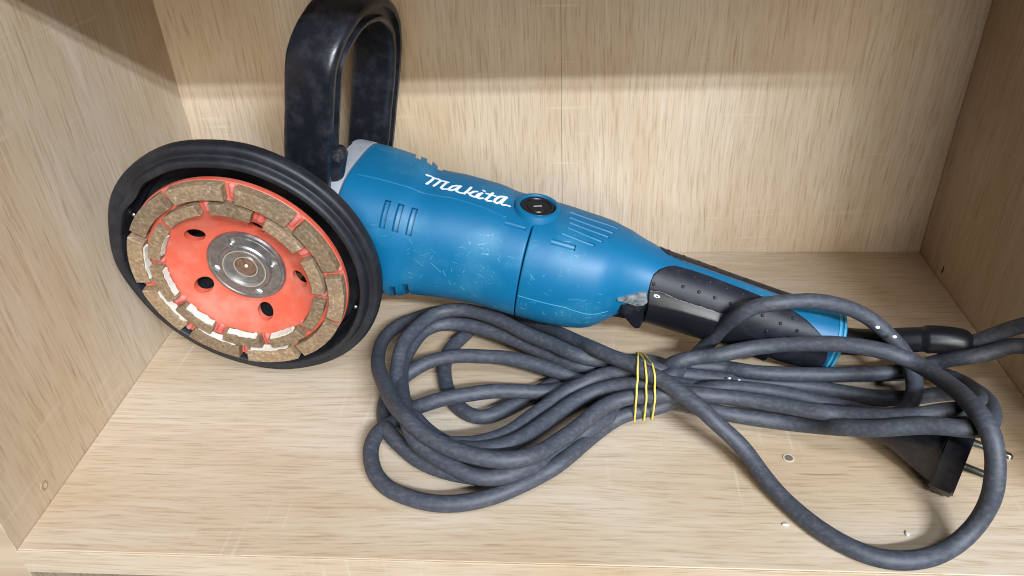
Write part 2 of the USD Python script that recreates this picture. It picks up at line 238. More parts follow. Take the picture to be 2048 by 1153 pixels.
# ---- measured data: points in metres
D_CORD = [[[0.48,-0.1478,0.031],[0.4852,-0.1495,0.0354],[0.4905,-0.1507,0.0398],[0.4957,-0.1521,0.0443],[0.5002,-0.1548,0.0489],[0.5036,-0.159,0.0533],[0.506,-0.1642,0.0573],[0.5074,-0.1701,0.0608],[0.5082,-0.1766,0.0633],[0.5086,-0.1836,0.064],[0.5089,-0.1904,0.0626],[0.509,-0.1958,0.0583],[0.5088,-0.196,0.0515],[0.5081,-0.1925,0.0456],[0.5068,-0.1871,0.0415],[0.5056,-0.1805,0.0393],[0.5049,-0.1736,0.0384],[0.5046,-0.1667,0.0382],[0.5033,-0.1598,0.0379],[0.4977,-0.1567,0.0366],[0.4909,-0.1574,0.0348],[0.4843,-0.1584,0.0328],[0.4777,-0.158,0.0305],[0.472,-0.1558,0.0273],[0.4681,-0.152,0.0229],[0.4632,-0.1497,0.0186],[0.4569,-0.1498,0.0157],[0.4502,-0.1502,0.0137],[0.4433,-0.1501,0.0123],[0.4363,-0.1499,0.0115],[0.4293,-0.1503,0.0115],[0.4222,-0.1508,0.0116],[0.4152,-0.1513,0.0118],[0.4081,-0.152,0.0121],[0.401,-0.1527,0.0126],[0.3941,-0.1532,0.013],[0.3871,-0.1537,0.0134],[0.3802,-0.1539,0.0137],[0.3732,-0.1538,0.014],[0.3663,-0.1528,0.014],[0.3597,-0.1507,0.0136],[0.3534,-0.147,0.012],[0.3464,-0.1462,0.0122],[0.3391,-0.1467,0.0129],[0.332,-0.1469,0.0128],[0.3251,-0.1469,0.012],[0.3181,-0.1476,0.0116],[0.3111,-0.1484,0.0116],[0.3041,-0.1502,0.0129],[0.2971,-0.1517,0.0144],[0.2903,-0.1522,0.0154],[0.2835,-0.1526,0.016],[0.2766,-0.153,0.0167],[0.2697,-0.1524,0.0174],[0.2632,-0.1496,0.0173],[0.257,-0.1441,0.0156],[0.2511,-0.1398,0.0153],[0.2453,-0.1357,0.0151],[0.2396,-0.1315,0.0149],[0.2337,-0.1275,0.0148],[0.2277,-0.1237,0.0147],[0.2216,-0.1202,0.0146],[0.2153,-0.1169,0.0146],[0.209,-0.1138,0.0145],[0.2025,-0.1111,0.0145],[0.1957,-0.1093,0.0144],[0.1887,-0.1089,0.0144],[0.1819,-0.1103,0.0144],[0.1763,-0.1144,0.0145],[0.1724,-0.1202,0.0143],[0.1696,-0.1266,0.0136],[0.1675,-0.1333,0.0129],[0.1661,-0.1401,0.0125],[0.1659,-0.1478,0.0129],[0.1667,-0.1553,0.0134],[0.1683,-0.1632,0.0143],[0.1705,-0.172,0.0161],[0.1726,-0.1796,0.0169],[0.1749,-0.1875,0.0181],[0.1774,-0.1956,0.0195],[0.18,-0.2037,0.0211],[0.1826,-0.2103,0.0213],[0.1855,-0.2148,0.02],[0.1897,-0.2189,0.0189],[0.1947,-0.2225,0.018],[0.2001,-0.2261,0.0175],[0.2056,-0.2298,0.0172],[0.2116,-0.2331,0.0166],[0.2181,-0.2353,0.0159],[0.225,-0.2358,0.0157],[0.2317,-0.2345,0.0156],[0.2377,-0.2315,0.0152],[0.2435,-0.2277,0.0146],[0.2489,-0.2229,0.0133],[0.254,-0.2173,0.0117],[0.2589,-0.2127,0.0116],[0.2637,-0.2076,0.0112],[0.2686,-0.2026,0.0111],[0.2734,-0.199,0.0125],[0.2783,-0.1941,0.0124],[0.2832,-0.189,0.012],[0.2884,-0.1822,0.0098],[0.2936,-0.1772,0.0091],[0.2989,-0.1742,0.0098],[0.3051,-0.1718,0.0098],[0.312,-0.1708,0.0095],[0.3189,-0.1718,0.0094],[0.325,-0.1764,0.0121],[0.331,-0.1803,0.0136],[0.3371,-0.1825,0.0132],[0.3434,-0.1846,0.0127],[0.3502,-0.1857,0.0121],[0.3571,-0.1865,0.0114],[0.3641,-0.1874,0.011],[0.371,-0.1887,0.0108],[0.3776,-0.1908,0.0115],[0.3835,-0.1938,0.0133],[0.3884,-0.1977,0.0163],[0.3926,-0.2024,0.0204],[0.3962,-0.2081,0.0254],[0.4011,-0.2115,0.0284],[0.4062,-0.2148,0.0313],[0.4117,-0.2176,0.0343],[0.4177,-0.2197,0.0371],[0.4239,-0.2214,0.0397],[0.4298,-0.2239,0.0423],[0.4355,-0.227,0.0445],[0.4419,-0.2293,0.0459],[0.4484,-0.2286,0.046],[0.4532,-0.2249,0.0452],[0.4567,-0.2202,0.0442],[0.4597,-0.2145,0.0426],[0.4629,-0.2074,0.0397],[0.4658,-0.1994,0.036],[0.4683,-0.1909,0.0316],[0.4707,-0.1824,0.0268],[0.4733,-0.1742,0.0218],[0.4756,-0.1666,0.0172],[0.4759,-0.1606,0.0142],[0.4733,-0.1554,0.0128],[0.4695,-0.1505,0.0112],[0.4658,-0.146,0.0087],[0.4602,-0.1431,0.0064],[0.4532,-0.1423,0.0052],[0.446,-0.1423,0.0047],[0.4387,-0.1427,0.0045],[0.4315,-0.1432,0.0045],[0.4244,-0.1435,0.0045],[0.4173,-0.1438,0.0045],[0.4103,-0.144,0.0045],[0.4033,-0.1442,0.0045],[0.3963,-0.1443,0.0045],[0.3893,-0.1444,0.0045],[0.3823,-0.1444,0.0045],[0.3753,-0.1443,0.0045],[0.3683,-0.1439,0.0045],[0.3613,-0.1433,0.0045],[0.3543,-0.1427,0.0046],[0.3473,-0.1422,0.0046],[0.3403,-0.1422,0.0047],[0.3333,-0.1432,0.005],[0.3262,-0.1457,0.0058],[0.3196,-0.1467,0.0052],[0.3129,-0.1476,0.0045],[0.3061,-0.149,0.0045],[0.2991,-0.1507,0.0049],[0.2919,-0.1551,0.0079],[0.2851,-0.1554,0.0072],[0.2784,-0.1568,0.0073],[0.2717,-0.1628,0.0112],[0.2653,-0.1643,0.0109],[0.259,-0.166,0.0109],[0.2526,-0.1678,0.0112],[0.246,-0.1692,0.012],[0.2394,-0.1702,0.0131],[0.2326,-0.1708,0.014],[0.2256,-0.1712,0.0144],[0.2187,-0.172,0.0145],[0.2119,-0.1735,0.0145],[0.2051,-0.1751,0.0144],[0.1983,-0.1765,0.014],[0.1916,-0.1779,0.0131],[0.1851,-0.1795,0.0117],[0.1784,-0.18,0.0088],[0.1725,-0.1829,0.0067],[0.1676,-0.188,0.0064],[0.1635,-0.1943,0.0074],[0.1612,-0.2024,0.0093],[0.1603,-0.2087,0.0087],[0.1611,-0.2148,0.008],[0.163,-0.2209,0.0074],[0.1659,-0.2266,0.0069],[0.17,-0.2317,0.0065],[0.1752,-0.236,0.0062],[0.1813,-0.239,0.006],[0.1878,-0.2414,0.0059],[0.1946,-0.2432,0.0059],[0.2015,-0.2441,0.006],[0.2085,-0.244,0.0062],[0.2154,-0.2431,0.0066],[0.2222,-0.2415,0.0071],[0.2287,-0.2394,0.0077],[0.2348,-0.2368,0.0085],[0.2407,-0.2334,0.0089],[0.2464,-0.2295,0.0089],[0.2519,-0.2258,0.0094],[0.2572,-0.2228,0.011],[0.2619,-0.2179,0.0111],[0.2664,-0.2123,0.0106],[0.2708,-0.2059,0.0095],[0.2753,-0.1988,0.0076],[0.28,-0.1935,0.0075],[0.2849,-0.1886,0.0075],[0.2901,-0.1856,0.0089],[0.296,-0.1834,0.01],[0.3024,-0.1823,0.011],[0.309,-0.1812,0.012],[0.3153,-0.1798,0.0138],[0.3215,-0.1772,0.0149],[0.3282,-0.1723,0.0138],[0.3346,-0.1707,0.0152],[0.3411,-0.1706,0.0171],[0.3479,-0.1706,0.0179],[0.3551,-0.1693,0.0167],[0.3624,-0.1687,0.0154],[0.3698,-0.1681,0.0139],[0.3769,-0.1689,0.0132],[0.3837,-0.1706,0.0128],[0.3904,-0.1727,0.0124],[0.3971,-0.1749,0.012],[0.4037,-0.1772,0.012],[0.4103,-0.1794,0.0121],[0.4171,-0.1813,0.0118],[0.4239,-0.1825,0.0108],[0.4308,-0.1826,0.0098],[0.4375,-0.1807,0.01],[0.4428,-0.177,0.0125],[0.4464,-0.1715,0.015],[0.4485,-0.1653,0.0173],[0.4486,-0.1591,0.0206],[0.4472,-0.1538,0.0248],[0.4434,-0.1516,0.0302],[0.4387,-0.1503,0.0352],[0.4336,-0.1486,0.0397],[0.4283,-0.1468,0.044],[0.4226,-0.1457,0.0479],[0.4165,-0.1457,0.0513],[0.4102,-0.1463,0.0543],[0.4036,-0.1471,0.0567],[0.3969,-0.1478,0.0585],[0.3901,-0.1486,0.0597],[0.3832,-0.1498,0.0603],[0.3763,-0.1509,0.0603],[0.3694,-0.151,0.0593],[0.3629,-0.1501,0.0568],[0.3573,-0.1496,0.0527],[0.3537,-0.147,0.0473],[0.3515,-0.1432,0.0417],[0.3497,-0.1398,0.0357],[0.3477,-0.1374,0.0293],[0.345,-0.1356,0.023],[0.3415,-0.1344,0.017],[0.3367,-0.137,0.0129],[0.332,-0.1434,0.0127],[0.3267,-0.1522,0.0152],[0.3206,-0.1605,0.018],[0.3144,-0.1635,0.0175],[0.308,-0.1648,0.0161],[0.3012,-0.1655,0.0151],[0.2945,-0.1644,0.0139],[0.288,-0.1626,0.0129],[0.2813,-0.1607,0.0122],[0.2747,-0.1565,0.0101],[0.268,-0.1542,0.0101],[0.2613,-0.153,0.0115],[0.2547,-0.151,0.0125],[0.2481,-0.1485,0.0132],[0.2414,-0.1463,0.0139],[0.2347,-0.1442,0.0143],[0.2279,-0.1425,0.0144],[0.221,-0.1413,0.0143],[0.214,-0.1408,0.0142],[0.207,-0.1401,0.014],[0.2001,-0.1398,0.0137],[0.1931,-0.1401,0.0131],[0.1863,-0.1411,0.0121],[0.1796,-0.1426,0.0107],[0.1735,-0.1455,0.0087],[0.1681,-0.1494,0.0068],[0.1638,-0.1554,0.0064],[0.1611,-0.1623,0.0061],[0.1598,-0.1693,0.0057],[0.1599,-0.1758,0.0052],[0.161,-0.182,0.0047],[0.1634,-0.1899,0.0058],[0.1677,-0.1997,0.0093],[0.1719,-0.2044,0.0088],[0.1765,-0.2086,0.008],[0.1814,-0.2127,0.0074],[0.1867,-0.2165,0.0068],[0.1925,-0.2197,0.0064],[0.1988,-0.2222,0.006],[0.2053,-0.224,0.0056],[0.2121,-0.2253,0.0054],[0.219,-0.226,0.0052],[0.226,-0.2258,0.005],[0.2327,-0.2241,0.0049],[0.2388,-0.2206,0.0048],[0.2443,-0.2161,0.0047],[0.2494,-0.2113,0.0046],[0.2544,-0.2063,0.0046],[0.2594,-0.2013,0.0046],[0.2643,-0.1963,0.0045],[0.2692,-0.1914,0.0045],[0.2742,-0.1864,0.0045],[0.2794,-0.1816,0.0045],[0.2847,-0.177,0.0045],[0.2901,-0.1727,0.0045],[0.2957,-0.1689,0.0047],[0.301,-0.1658,0.0059],[0.3057,-0.1633,0.0085],[0.3104,-0.1579,0.0095],[0.3149,-0.1535,0.0123],[0.3191,-0.1537,0.0186],[0.3245,-0.1559,0.0241],[0.3311,-0.155,0.0255],[0.3377,-0.1552,0.0269],[0.3438,-0.1565,0.0288],[0.3507,-0.1559,0.0301],[0.3576,-0.1549,0.0313],[0.3645,-0.1544,0.0326],[0.3713,-0.1549,0.0342],[0.3778,-0.1562,0.0361],[0.3842,-0.158,0.038],[0.3907,-0.1599,0.0398],[0.3972,-0.1619,0.0415],[0.4036,-0.1641,0.0429],[0.4101,-0.1666,0.0439],[0.4165,-0.1692,0.0446],[0.423,-0.172,0.0449],[0.4293,-0.1748,0.0444],[0.4357,-0.1773,0.043],[0.4405,-0.1823,0.0428],[0.443,-0.1889,0.0439],[0.4447,-0.1958,0.0455],[0.4457,-0.2029,0.0475],[0.4457,-0.2102,0.0498],[0.4451,-0.2174,0.052],[0.4449,-0.2242,0.0536],[0.4451,-0.231,0.0542],[0.4462,-0.2371,0.0521],[0.4473,-0.2421,0.0475],[0.4478,-0.2462,0.0418],[0.4479,-0.2495,0.0355],[0.4477,-0.2519,0.0288],[0.4467,-0.2536,0.0219],[0.4445,-0.2554,0.0155],[0.4406,-0.2579,0.0103],[0.4354,-0.2608,0.0067],[0.4293,-0.2638,0.005],[0.4229,-0.2665,0.0046],[0.4162,-0.2683,0.0046],[0.4092,-0.2691,0.0046],[0.4023,-0.2685,0.0046],[0.3956,-0.2664,0.0045],[0.3895,-0.2631,0.0046],[0.3839,-0.2588,0.0046],[0.3789,-0.254,0.0046],[0.3744,-0.2486,0.0046],[0.3703,-0.2429,0.0048],[0.3664,-0.2371,0.0052],[0.3628,-0.2313,0.006],[0.3594,-0.2253,0.0072],[0.3561,-0.2195,0.0091],[0.3526,-0.2142,0.0117],[0.3483,-0.2099,0.0151],[0.3432,-0.2067,0.0189],[0.3379,-0.2041,0.0228],[0.3329,-0.2006,0.0262],[0.3282,-0.1963,0.0284],[0.3233,-0.1922,0.0301],[0.3184,-0.1883,0.0316],[0.3134,-0.184,0.0325],[0.308,-0.1795,0.0329],[0.3023,-0.1758,0.0335],[0.2973,-0.171,0.0335],[0.2918,-0.1672,0.0335],[0.2864,-0.1634,0.033],[0.2817,-0.1593,0.0325],[0.2771,-0.155,0.0318],[0.2727,-0.1478,0.0286],[0.2681,-0.1414,0.026],[0.2635,-0.1354,0.024],[0.2589,-0.1294,0.022],[0.2543,-0.1229,0.0197],[0.2496,-0.1172,0.0177],[0.2447,-0.1119,0.0156],[0.2398,-0.1066,0.0134],[0.2348,-0.1009,0.0109],[0.2298,-0.0956,0.0088],[0.2245,-0.0915,0.0076],[0.2186,-0.0882,0.0066],[0.2121,-0.0858,0.006],[0.2054,-0.0841,0.0056],[0.1986,-0.0827,0.0052],[0.1918,-0.0816,0.0049],[0.1849,-0.081,0.0046],[0.178,-0.0819,0.0045],[0.1721,-0.0854,0.0053],[0.1675,-0.0905,0.0068],[0.1631,-0.0958,0.0084],[0.1592,-0.1014,0.01],[0.156,-0.1075,0.0115],[0.1532,-0.1139,0.0126],[0.151,-0.1206,0.0134],[0.1501,-0.1276,0.0144],[0.1504,-0.1346,0.0157],[0.1514,-0.1417,0.0172],[0.1526,-0.1487,0.0189],[0.1543,-0.1558,0.0205],[0.1565,-0.1629,0.022],[0.1593,-0.1699,0.0232],[0.1626,-0.1769,0.0242],[0.1659,-0.1841,0.0251],[0.1694,-0.1914,0.0261],[0.1735,-0.1986,0.0274],[0.1782,-0.2056,0.0289],[0.1829,-0.2112,0.0293],[0.1872,-0.2151,0.0282],[0.1919,-0.2187,0.0272],[0.1972,-0.2222,0.0265],[0.2029,-0.2253,0.0259],[0.2091,-0.2279,0.0254],[0.2156,-0.2299,0.0249],[0.2224,-0.2314,0.0245],[0.2293,-0.2319,0.024],[0.236,-0.2311,0.0235],[0.2423,-0.2292,0.023],[0.2479,-0.2257,0.0221],[0.2527,-0.2207,0.0208],[0.2574,-0.2156,0.0201],[0.2622,-0.2108,0.0198],[0.2668,-0.206,0.0199],[0.2712,-0.2013,0.0204],[0.2755,-0.1964,0.0207],[0.2801,-0.1913,0.0207],[0.2855,-0.1873,0.0209],[0.2915,-0.1846,0.0213],[0.2979,-0.1835,0.0219],[0.3046,-0.184,0.023],[0.3112,-0.1845,0.0242],[0.3179,-0.1841,0.0245],[0.3248,-0.1832,0.024],[0.332,-0.182,0.0227],[0.339,-0.1816,0.0217],[0.346,-0.1819,0.0212],[0.3528,-0.183,0.0212],[0.3594,-0.1846,0.0214],[0.3659,-0.1868,0.0219],[0.3722,-0.1893,0.0227],[0.3784,-0.1922,0.0236],[0.3845,-0.1953,0.0248],[0.3906,-0.1984,0.0262],[0.3972,-0.2,0.0265],[0.4031,-0.2026,0.0283],[0.4087,-0.2058,0.0308],[0.4143,-0.2089,0.0335],[0.4201,-0.2116,0.0361],[0.4264,-0.2136,0.0386],[0.4329,-0.2142,0.0407],[0.4395,-0.2143,0.0425],[0.446,-0.2146,0.0436],[0.4514,-0.2131,0.0438],[0.4557,-0.2095,0.0425],[0.46,-0.2035,0.0393],[0.464,-0.1963,0.035],[0.4673,-0.1886,0.0298],[0.4699,-0.1808,0.0241],[0.4714,-0.1734,0.0182],[0.471,-0.1673,0.0129],[0.4682,-0.1634,0.0089],[0.4628,-0.1612,0.0059],[0.4556,-0.1614,0.0046],[0.4481,-0.1624,0.0045],[0.4408,-0.1628,0.0045],[0.4336,-0.1623,0.0045],[0.4266,-0.161,0.0045],[0.4198,-0.1592,0.0045],[0.4131,-0.1573,0.0045],[0.4063,-0.1556,0.0045],[0.3995,-0.1542,0.0046],[0.3925,-0.1533,0.0048],[0.3855,-0.1528,0.0053],[0.3785,-0.1525,0.0057],[0.3715,-0.1522,0.0059],[0.3648,-0.1516,0.0059],[0.3578,-0.1517,0.0066],[0.3503,-0.154,0.0094],[0.3434,-0.1543,0.0106],[0.3362,-0.155,0.0122],[0.329,-0.1559,0.0139],[0.3219,-0.1567,0.0155],[0.315,-0.1573,0.0178],[0.3087,-0.1553,0.0197],[0.3022,-0.1538,0.0213],[0.2954,-0.1544,0.0226],[0.2887,-0.1551,0.0233],[0.282,-0.1554,0.0239],[0.2752,-0.1547,0.0243],[0.2686,-0.1534,0.0254],[0.2626,-0.1497,0.0255],[0.2568,-0.1447,0.025],[0.2508,-0.1401,0.0246],[0.2447,-0.1359,0.0242],[0.2386,-0.1316,0.0241],[0.2329,-0.1269,0.024],[0.2273,-0.1222,0.024],[0.2216,-0.1177,0.0239],[0.2157,-0.1137,0.0237],[0.2095,-0.1103,0.0235],[0.203,-0.1076,0.0234],[0.1961,-0.1064,0.0234],[0.1891,-0.1068,0.0233],[0.1826,-0.1092,0.0231],[0.1775,-0.1141,0.0229],[0.1738,-0.1202,0.0229],[0.1708,-0.1269,0.0231],[0.1682,-0.1337,0.0229],[0.1662,-0.1408,0.0221],[0.1656,-0.1481,0.021],[0.1655,-0.1541,0.0186],[0.166,-0.1613,0.0174],[0.1669,-0.1672,0.0154],[0.1688,-0.1745,0.015],[0.1717,-0.1823,0.0156],[0.1754,-0.1899,0.0166],[0.1796,-0.1973,0.0179],[0.1837,-0.2031,0.018],[0.1879,-0.2066,0.0163],[0.193,-0.2104,0.0157],[0.199,-0.2133,0.0154],[0.2059,-0.2148,0.0163],[0.2125,-0.2135,0.0155],[0.2191,-0.2112,0.0147],[0.2254,-0.2079,0.0141],[0.2312,-0.2038,0.0137],[0.2363,-0.1988,0.0134],[0.2409,-0.1934,0.0133],[0.2456,-0.1883,0.0135],[0.2504,-0.1835,0.014],[0.2551,-0.1786,0.0144],[0.2601,-0.1741,0.0151],[0.2657,-0.1707,0.0162],[0.2717,-0.168,0.0177],[0.2779,-0.1657,0.0195],[0.2844,-0.1648,0.0217],[0.2911,-0.1654,0.0236],[0.2978,-0.1661,0.024],[0.3043,-0.1674,0.0233],[0.3106,-0.1691,0.0219],[0.3171,-0.1695,0.0198],[0.3242,-0.1665,0.0158],[0.3315,-0.1633,0.0118],[0.3388,-0.1617,0.009],[0.346,-0.1617,0.007],[0.3527,-0.1636,0.0066],[0.3591,-0.1666,0.0069],[0.3652,-0.1703,0.0079],[0.3711,-0.1746,0.009],[0.3774,-0.1774,0.0087],[0.3836,-0.1803,0.0086],[0.39,-0.1827,0.0093],[0.3962,-0.1835,0.0122],[0.4022,-0.1852,0.0148],[0.4073,-0.1898,0.0149],[0.4095,-0.1925,0.0145]],[[0.3223,-0.1404,0.0049],[0.3162,-0.1367,0.0045],[0.3092,-0.1355,0.0045],[0.3022,-0.136,0.0047],[0.2952,-0.1368,0.0052],[0.2881,-0.1364,0.0058],[0.2812,-0.1348,0.0065],[0.2745,-0.1327,0.0071],[0.2679,-0.1302,0.0075],[0.2613,-0.1275,0.0079],[0.255,-0.1244,0.008],[0.249,-0.1207,0.0081],[0.2434,-0.1166,0.0081],[0.2379,-0.1122,0.0081],[0.2324,-0.1074,0.0077],[0.2268,-0.1032,0.0074],[0.2207,-0.0994,0.007],[0.214,-0.0972,0.0064],[0.207,-0.0978,0.0057],[0.2012,-0.1018,0.005],[0.1974,-0.1079,0.0045],[0.194,-0.1141,0.0045],[0.1909,-0.1204,0.0045],[0.1892,-0.1273,0.0045],[0.1888,-0.1344,0.0045],[0.1893,-0.1414,0.0045],[0.1906,-0.1484,0.0045],[0.1924,-0.1553,0.0045],[0.1947,-0.162,0.0045],[0.1977,-0.1684,0.0045],[0.202,-0.174,0.0045],[0.2072,-0.1789,0.0045],[0.2136,-0.1817,0.0045],[0.2204,-0.1802,0.0045],[0.2263,-0.1764,0.0045],[0.232,-0.1721,0.0045],[0.2375,-0.1676,0.0045],[0.2429,-0.163,0.0045],[0.2483,-0.1585,0.0045],[0.254,-0.1543,0.0045],[0.2603,-0.151,0.0045],[0.2671,-0.149,0.0045],[0.2741,-0.1478,0.0045],[0.2812,-0.1476,0.0045],[0.2882,-0.1483,0.0045],[0.295,-0.1512,0.0056],[0.3014,-0.156,0.0076],[0.3081,-0.157,0.0062],[0.3144,-0.1608,0.0071],[0.3217,-0.1596,0.0045]],[[0.3252,-0.1408,0.0045],[0.3187,-0.14,0.0079],[0.3117,-0.1402,0.0106],[0.3048,-0.1403,0.0115],[0.2981,-0.141,0.012],[0.2912,-0.1417,0.0124],[0.2842,-0.1412,0.0129],[0.2773,-0.1398,0.0133],[0.2705,-0.1377,0.0137],[0.264,-0.1351,0.0142],[0.2576,-0.1323,0.0147],[0.2515,-0.1292,0.0152],[0.2455,-0.1249,0.0149],[0.2397,-0.1205,0.0146],[0.234,-0.1161,0.0144],[0.2283,-0.1116,0.0141],[0.2224,-0.1074,0.014],[0.2164,-0.1035,0.014],[0.2101,-0.1002,0.014],[0.2034,-0.0977,0.0137],[0.1965,-0.096,0.013],[0.1893,-0.0952,0.0124],[0.1823,-0.0957,0.0118],[0.1758,-0.0984,0.0115],[0.1709,-0.1033,0.011],[0.1671,-0.1091,0.0103],[0.1644,-0.1154,0.0093],[0.1626,-0.122,0.0083],[0.1618,-0.1287,0.0073],[0.1617,-0.1355,0.0061],[0.1622,-0.1423,0.005],[0.1635,-0.1498,0.0046],[0.1661,-0.1593,0.0064],[0.1686,-0.1662,0.0062],[0.1713,-0.1717,0.005],[0.175,-0.1782,0.0053],[0.1798,-0.1874,0.0086],[0.1838,-0.1921,0.0082],[0.188,-0.1967,0.0083],[0.1926,-0.2012,0.0086],[0.1975,-0.2054,0.0092],[0.203,-0.2099,0.0106],[0.2103,-0.2188,0.0175],[0.217,-0.2204,0.0184],[0.2237,-0.2186,0.0175],[0.2303,-0.2157,0.0168],[0.2364,-0.2116,0.0162],[0.2418,-0.2066,0.0157],[0.2467,-0.2013,0.0153],[0.2515,-0.1959,0.0151],[0.2563,-0.1907,0.0152],[0.2612,-0.1859,0.0156],[0.2663,-0.1814,0.0161],[0.2718,-0.1775,0.0167],[0.2777,-0.1747,0.0177],[0.2843,-0.1736,0.0194],[0.291,-0.1739,0.0215],[0.2978,-0.1746,0.0232],[0.3044,-0.1756,0.0239],[0.3111,-0.1765,0.0237],[0.3179,-0.1766,0.0224],[0.3248,-0.1757,0.0201],[0.332,-0.1728,0.0163],[0.3394,-0.1685,0.0113],[0.346,-0.1687,0.0103]]]
D_LOGO = [[[0.08659,-5.33],[0.08865,-6.88],[0.09166,-5.67]],[[0.0912,-5.83],[0.09032,1.19],[0.08924,7.07]],[[0.09148,-5.52],[0.09353,-5.69],[0.09604,-3.4]],[[0.09548,-3.76],[0.09462,2.0],[0.09349,7.06]],[[0.09581,-3.54],[0.09784,-3.64],[0.10012,-2.42]],[[0.09932,-2.33],[0.09846,3.91],[0.09798,8.16],[0.09916,9.64],[0.10178,8.57]],[[0.10816,0.13],[0.10577,0.54],[0.10369,2.56],[0.10269,7.0],[0.10279,9.64],[0.10423,9.79],[0.10611,6.85],[0.10786,0.73]],[[0.10798,0.26],[0.10715,5.87],[0.10695,9.17],[0.10843,10.51],[0.11208,10.35]],[[0.11391,-2.01],[0.11311,4.74],[0.1119,10.47]],[[0.11815,2.49],[0.11644,3.79],[0.11536,7.0],[0.11419,8.5]],[[0.11427,7.76],[0.11559,10.59],[0.11717,11.4],[0.11876,11.2]],[[0.11873,11.01],[0.11979,5.33],[0.12124,2.98]],[[0.12093,3.59],[0.1199,9.55],[0.12006,11.62],[0.12093,11.9],[0.123,10.23]],[[0.12116,-1.74],[0.12189,-1.31]],[[0.12686,-1.89],[0.12558,6.8],[0.12479,11.12],[0.12587,12.15],[0.12809,10.75]],[[0.12351,1.74],[0.12578,1.71],[0.12889,1.64]],[[0.13501,-4.28],[0.13307,-2.88],[0.13101,0.34],[0.12968,6.57],[0.12974,10.71],[0.13109,11.25],[0.13267,8.1],[0.1346,-2.75]],[[0.13501,-4.28],[0.1339,3.8],[0.13336,8.43],[0.13444,9.87],[0.13627,8.1],[0.13851,7.67]]]
D_LEVER_BASE = [[0.20876,0.00555,0.01599],[0.22209,0.00577,0.016],[0.22524,0.00777,0.0161],[0.22568,0.00391,0.0159],[0.2273,-0.00305,0.01553],[0.218,-0.00662,0.01535],[0.21165,-0.00724,0.01531],[0.20773,-0.00733,0.01531],[0.20828,-0.00208,0.01559]]
D_LEVER_TAB = [[0.2121,0.00553,0.01899],[0.22195,0.00583,0.01901],[0.22513,0.00569,0.019],[0.22736,-0.001,0.01865],[0.22755,-0.00474,0.01845],[0.2271,-0.00874,0.01824],[0.2244,-0.01002,0.01817],[0.22118,-0.00795,0.01828],[0.21744,-0.00448,0.01846],[0.21218,-0.00127,0.01863]]
D_GREY = [[0.20903,86.76],[0.2169,79.59],[0.22457,69.0],[0.22744,87.86],[0.22531,94.92],[0.22201,98.47],[0.21048,89.11]]
D_DOWEL = [0.3761,-0.20458,0.0]
D_CRUMBS = [[0.36505,-0.24741,0.001],[0.36252,-0.21371,0.001],[0.41882,-0.25102,0.001],[0.39575,-0.25281,0.001],[0.4039,-0.23323,0.001]]
D_HOLE_R = [0.51474,-0.03697,0.00801]
D_HOLE_L = [0.0,-0.2417,0.01037]
D_SPECKS = [[0.42531,-0.15675,0.0485],[0.43487,-0.15769,0.043],[0.35215,-0.15947,0.015],[0.35687,-0.16168,0.0155],[0.34185,-0.14821,0.02]]
D_BANDS = [[.3036,.2984],[.3026,.3036],[.3044,.3080]]

# ------------------------------------------------------------------ cabinet compartment
WID, DEP, HGT, TH = 0.5147, 0.2725, 0.318, 0.016
cab, O = thing('cabinet', (0, 0, 0), 'open compartment of a pale oak veneered cabinet holding the grinder', 'cabinet')
part(cab, 'base_board', rbox(0.0003, WID-0.0003, -DEP+0.0004, 0.0, -TH, 0.0, 0.0004), W_floor, 25)
part(cab, 'edge_band', rbox(0.0003, WID-0.0003, -DEP-0.0004, -DEP+0.0004, -TH, -0.0003, 0.0002), W_edge, 25)
part(cab, 'back_panel', rbox(-TH, 0.25832, 0.0004, 0.005, -TH, 0.60, 0.0001), W_back, 25)
part(cab, 'back_panel', rbox(0.25848, WID+TH, 0.0004, 0.005, -TH, 0.60, 0.0001), W_back, 25)
part(cab, 'back_batten', rbox(0.24, 0.28, 0.0051, 0.009, -TH, 0.60, 0.0003), W_side, 25)
part(cab, 'side_panel', rbox(-0.045, 0.0, -DEP, 0.0002, -0.30, 0.60, 0.0004), W_side, 25)
part(cab, 'side_panel', rbox(WID, WID+TH, -DEP, 0.0002, -0.30, 0.60, 0.0004), W_side, 25)
part(cab, 'upper_board', rbox(0.0003, WID-0.0003, -DEP, 0.0, HGT, HGT+TH, 0.0004), W_floor, 25)
dw = np.array(D_DOWEL)
ring = revolve([(0.0020, 0.0), (0.0029, 0.0), (0.0028, 0.0003), (0.0021, 0.0003)], 32); ring.apply_translation(dw + [0, 0, 0.0001])
dot = trimesh.creation.cylinder(0.0022, 0.0005, sections=28); dot.apply_translation(dw + [0, 0, 0.0001])
part(cab, 'dowel_cap', dot, M_cap, 30); part(cab, 'dowel_rim', ring, plain('dowel_pale', (0.50, 0.44, 0.36), 0.8, spec=0.2), 30)
hr = hull_spheres([np.array(D_HOLE_R)+[0.0006, 0, -0.002], np.array(D_HOLE_R)+[0.0006, 0, 0.002]], [0.0011, 0.0009], 14)
part(cab, 'peg_hole', from_man(hr), M_dark, 30)
hl = revolve([(0.0014, 0), (0.0026, 0), (0.0024, 0.0003), (0.0016, 0.0003)], 24); hl.apply_transform(trimesh.transformations.rotation_matrix(math.pi/2, [0, 1, 0])); hl.apply_translation(np.array(D_HOLE_L))
part(cab, 'peg_mark', hl, plain('peg_brown', (0.34, 0.25, 0.15), 0.7), 30)

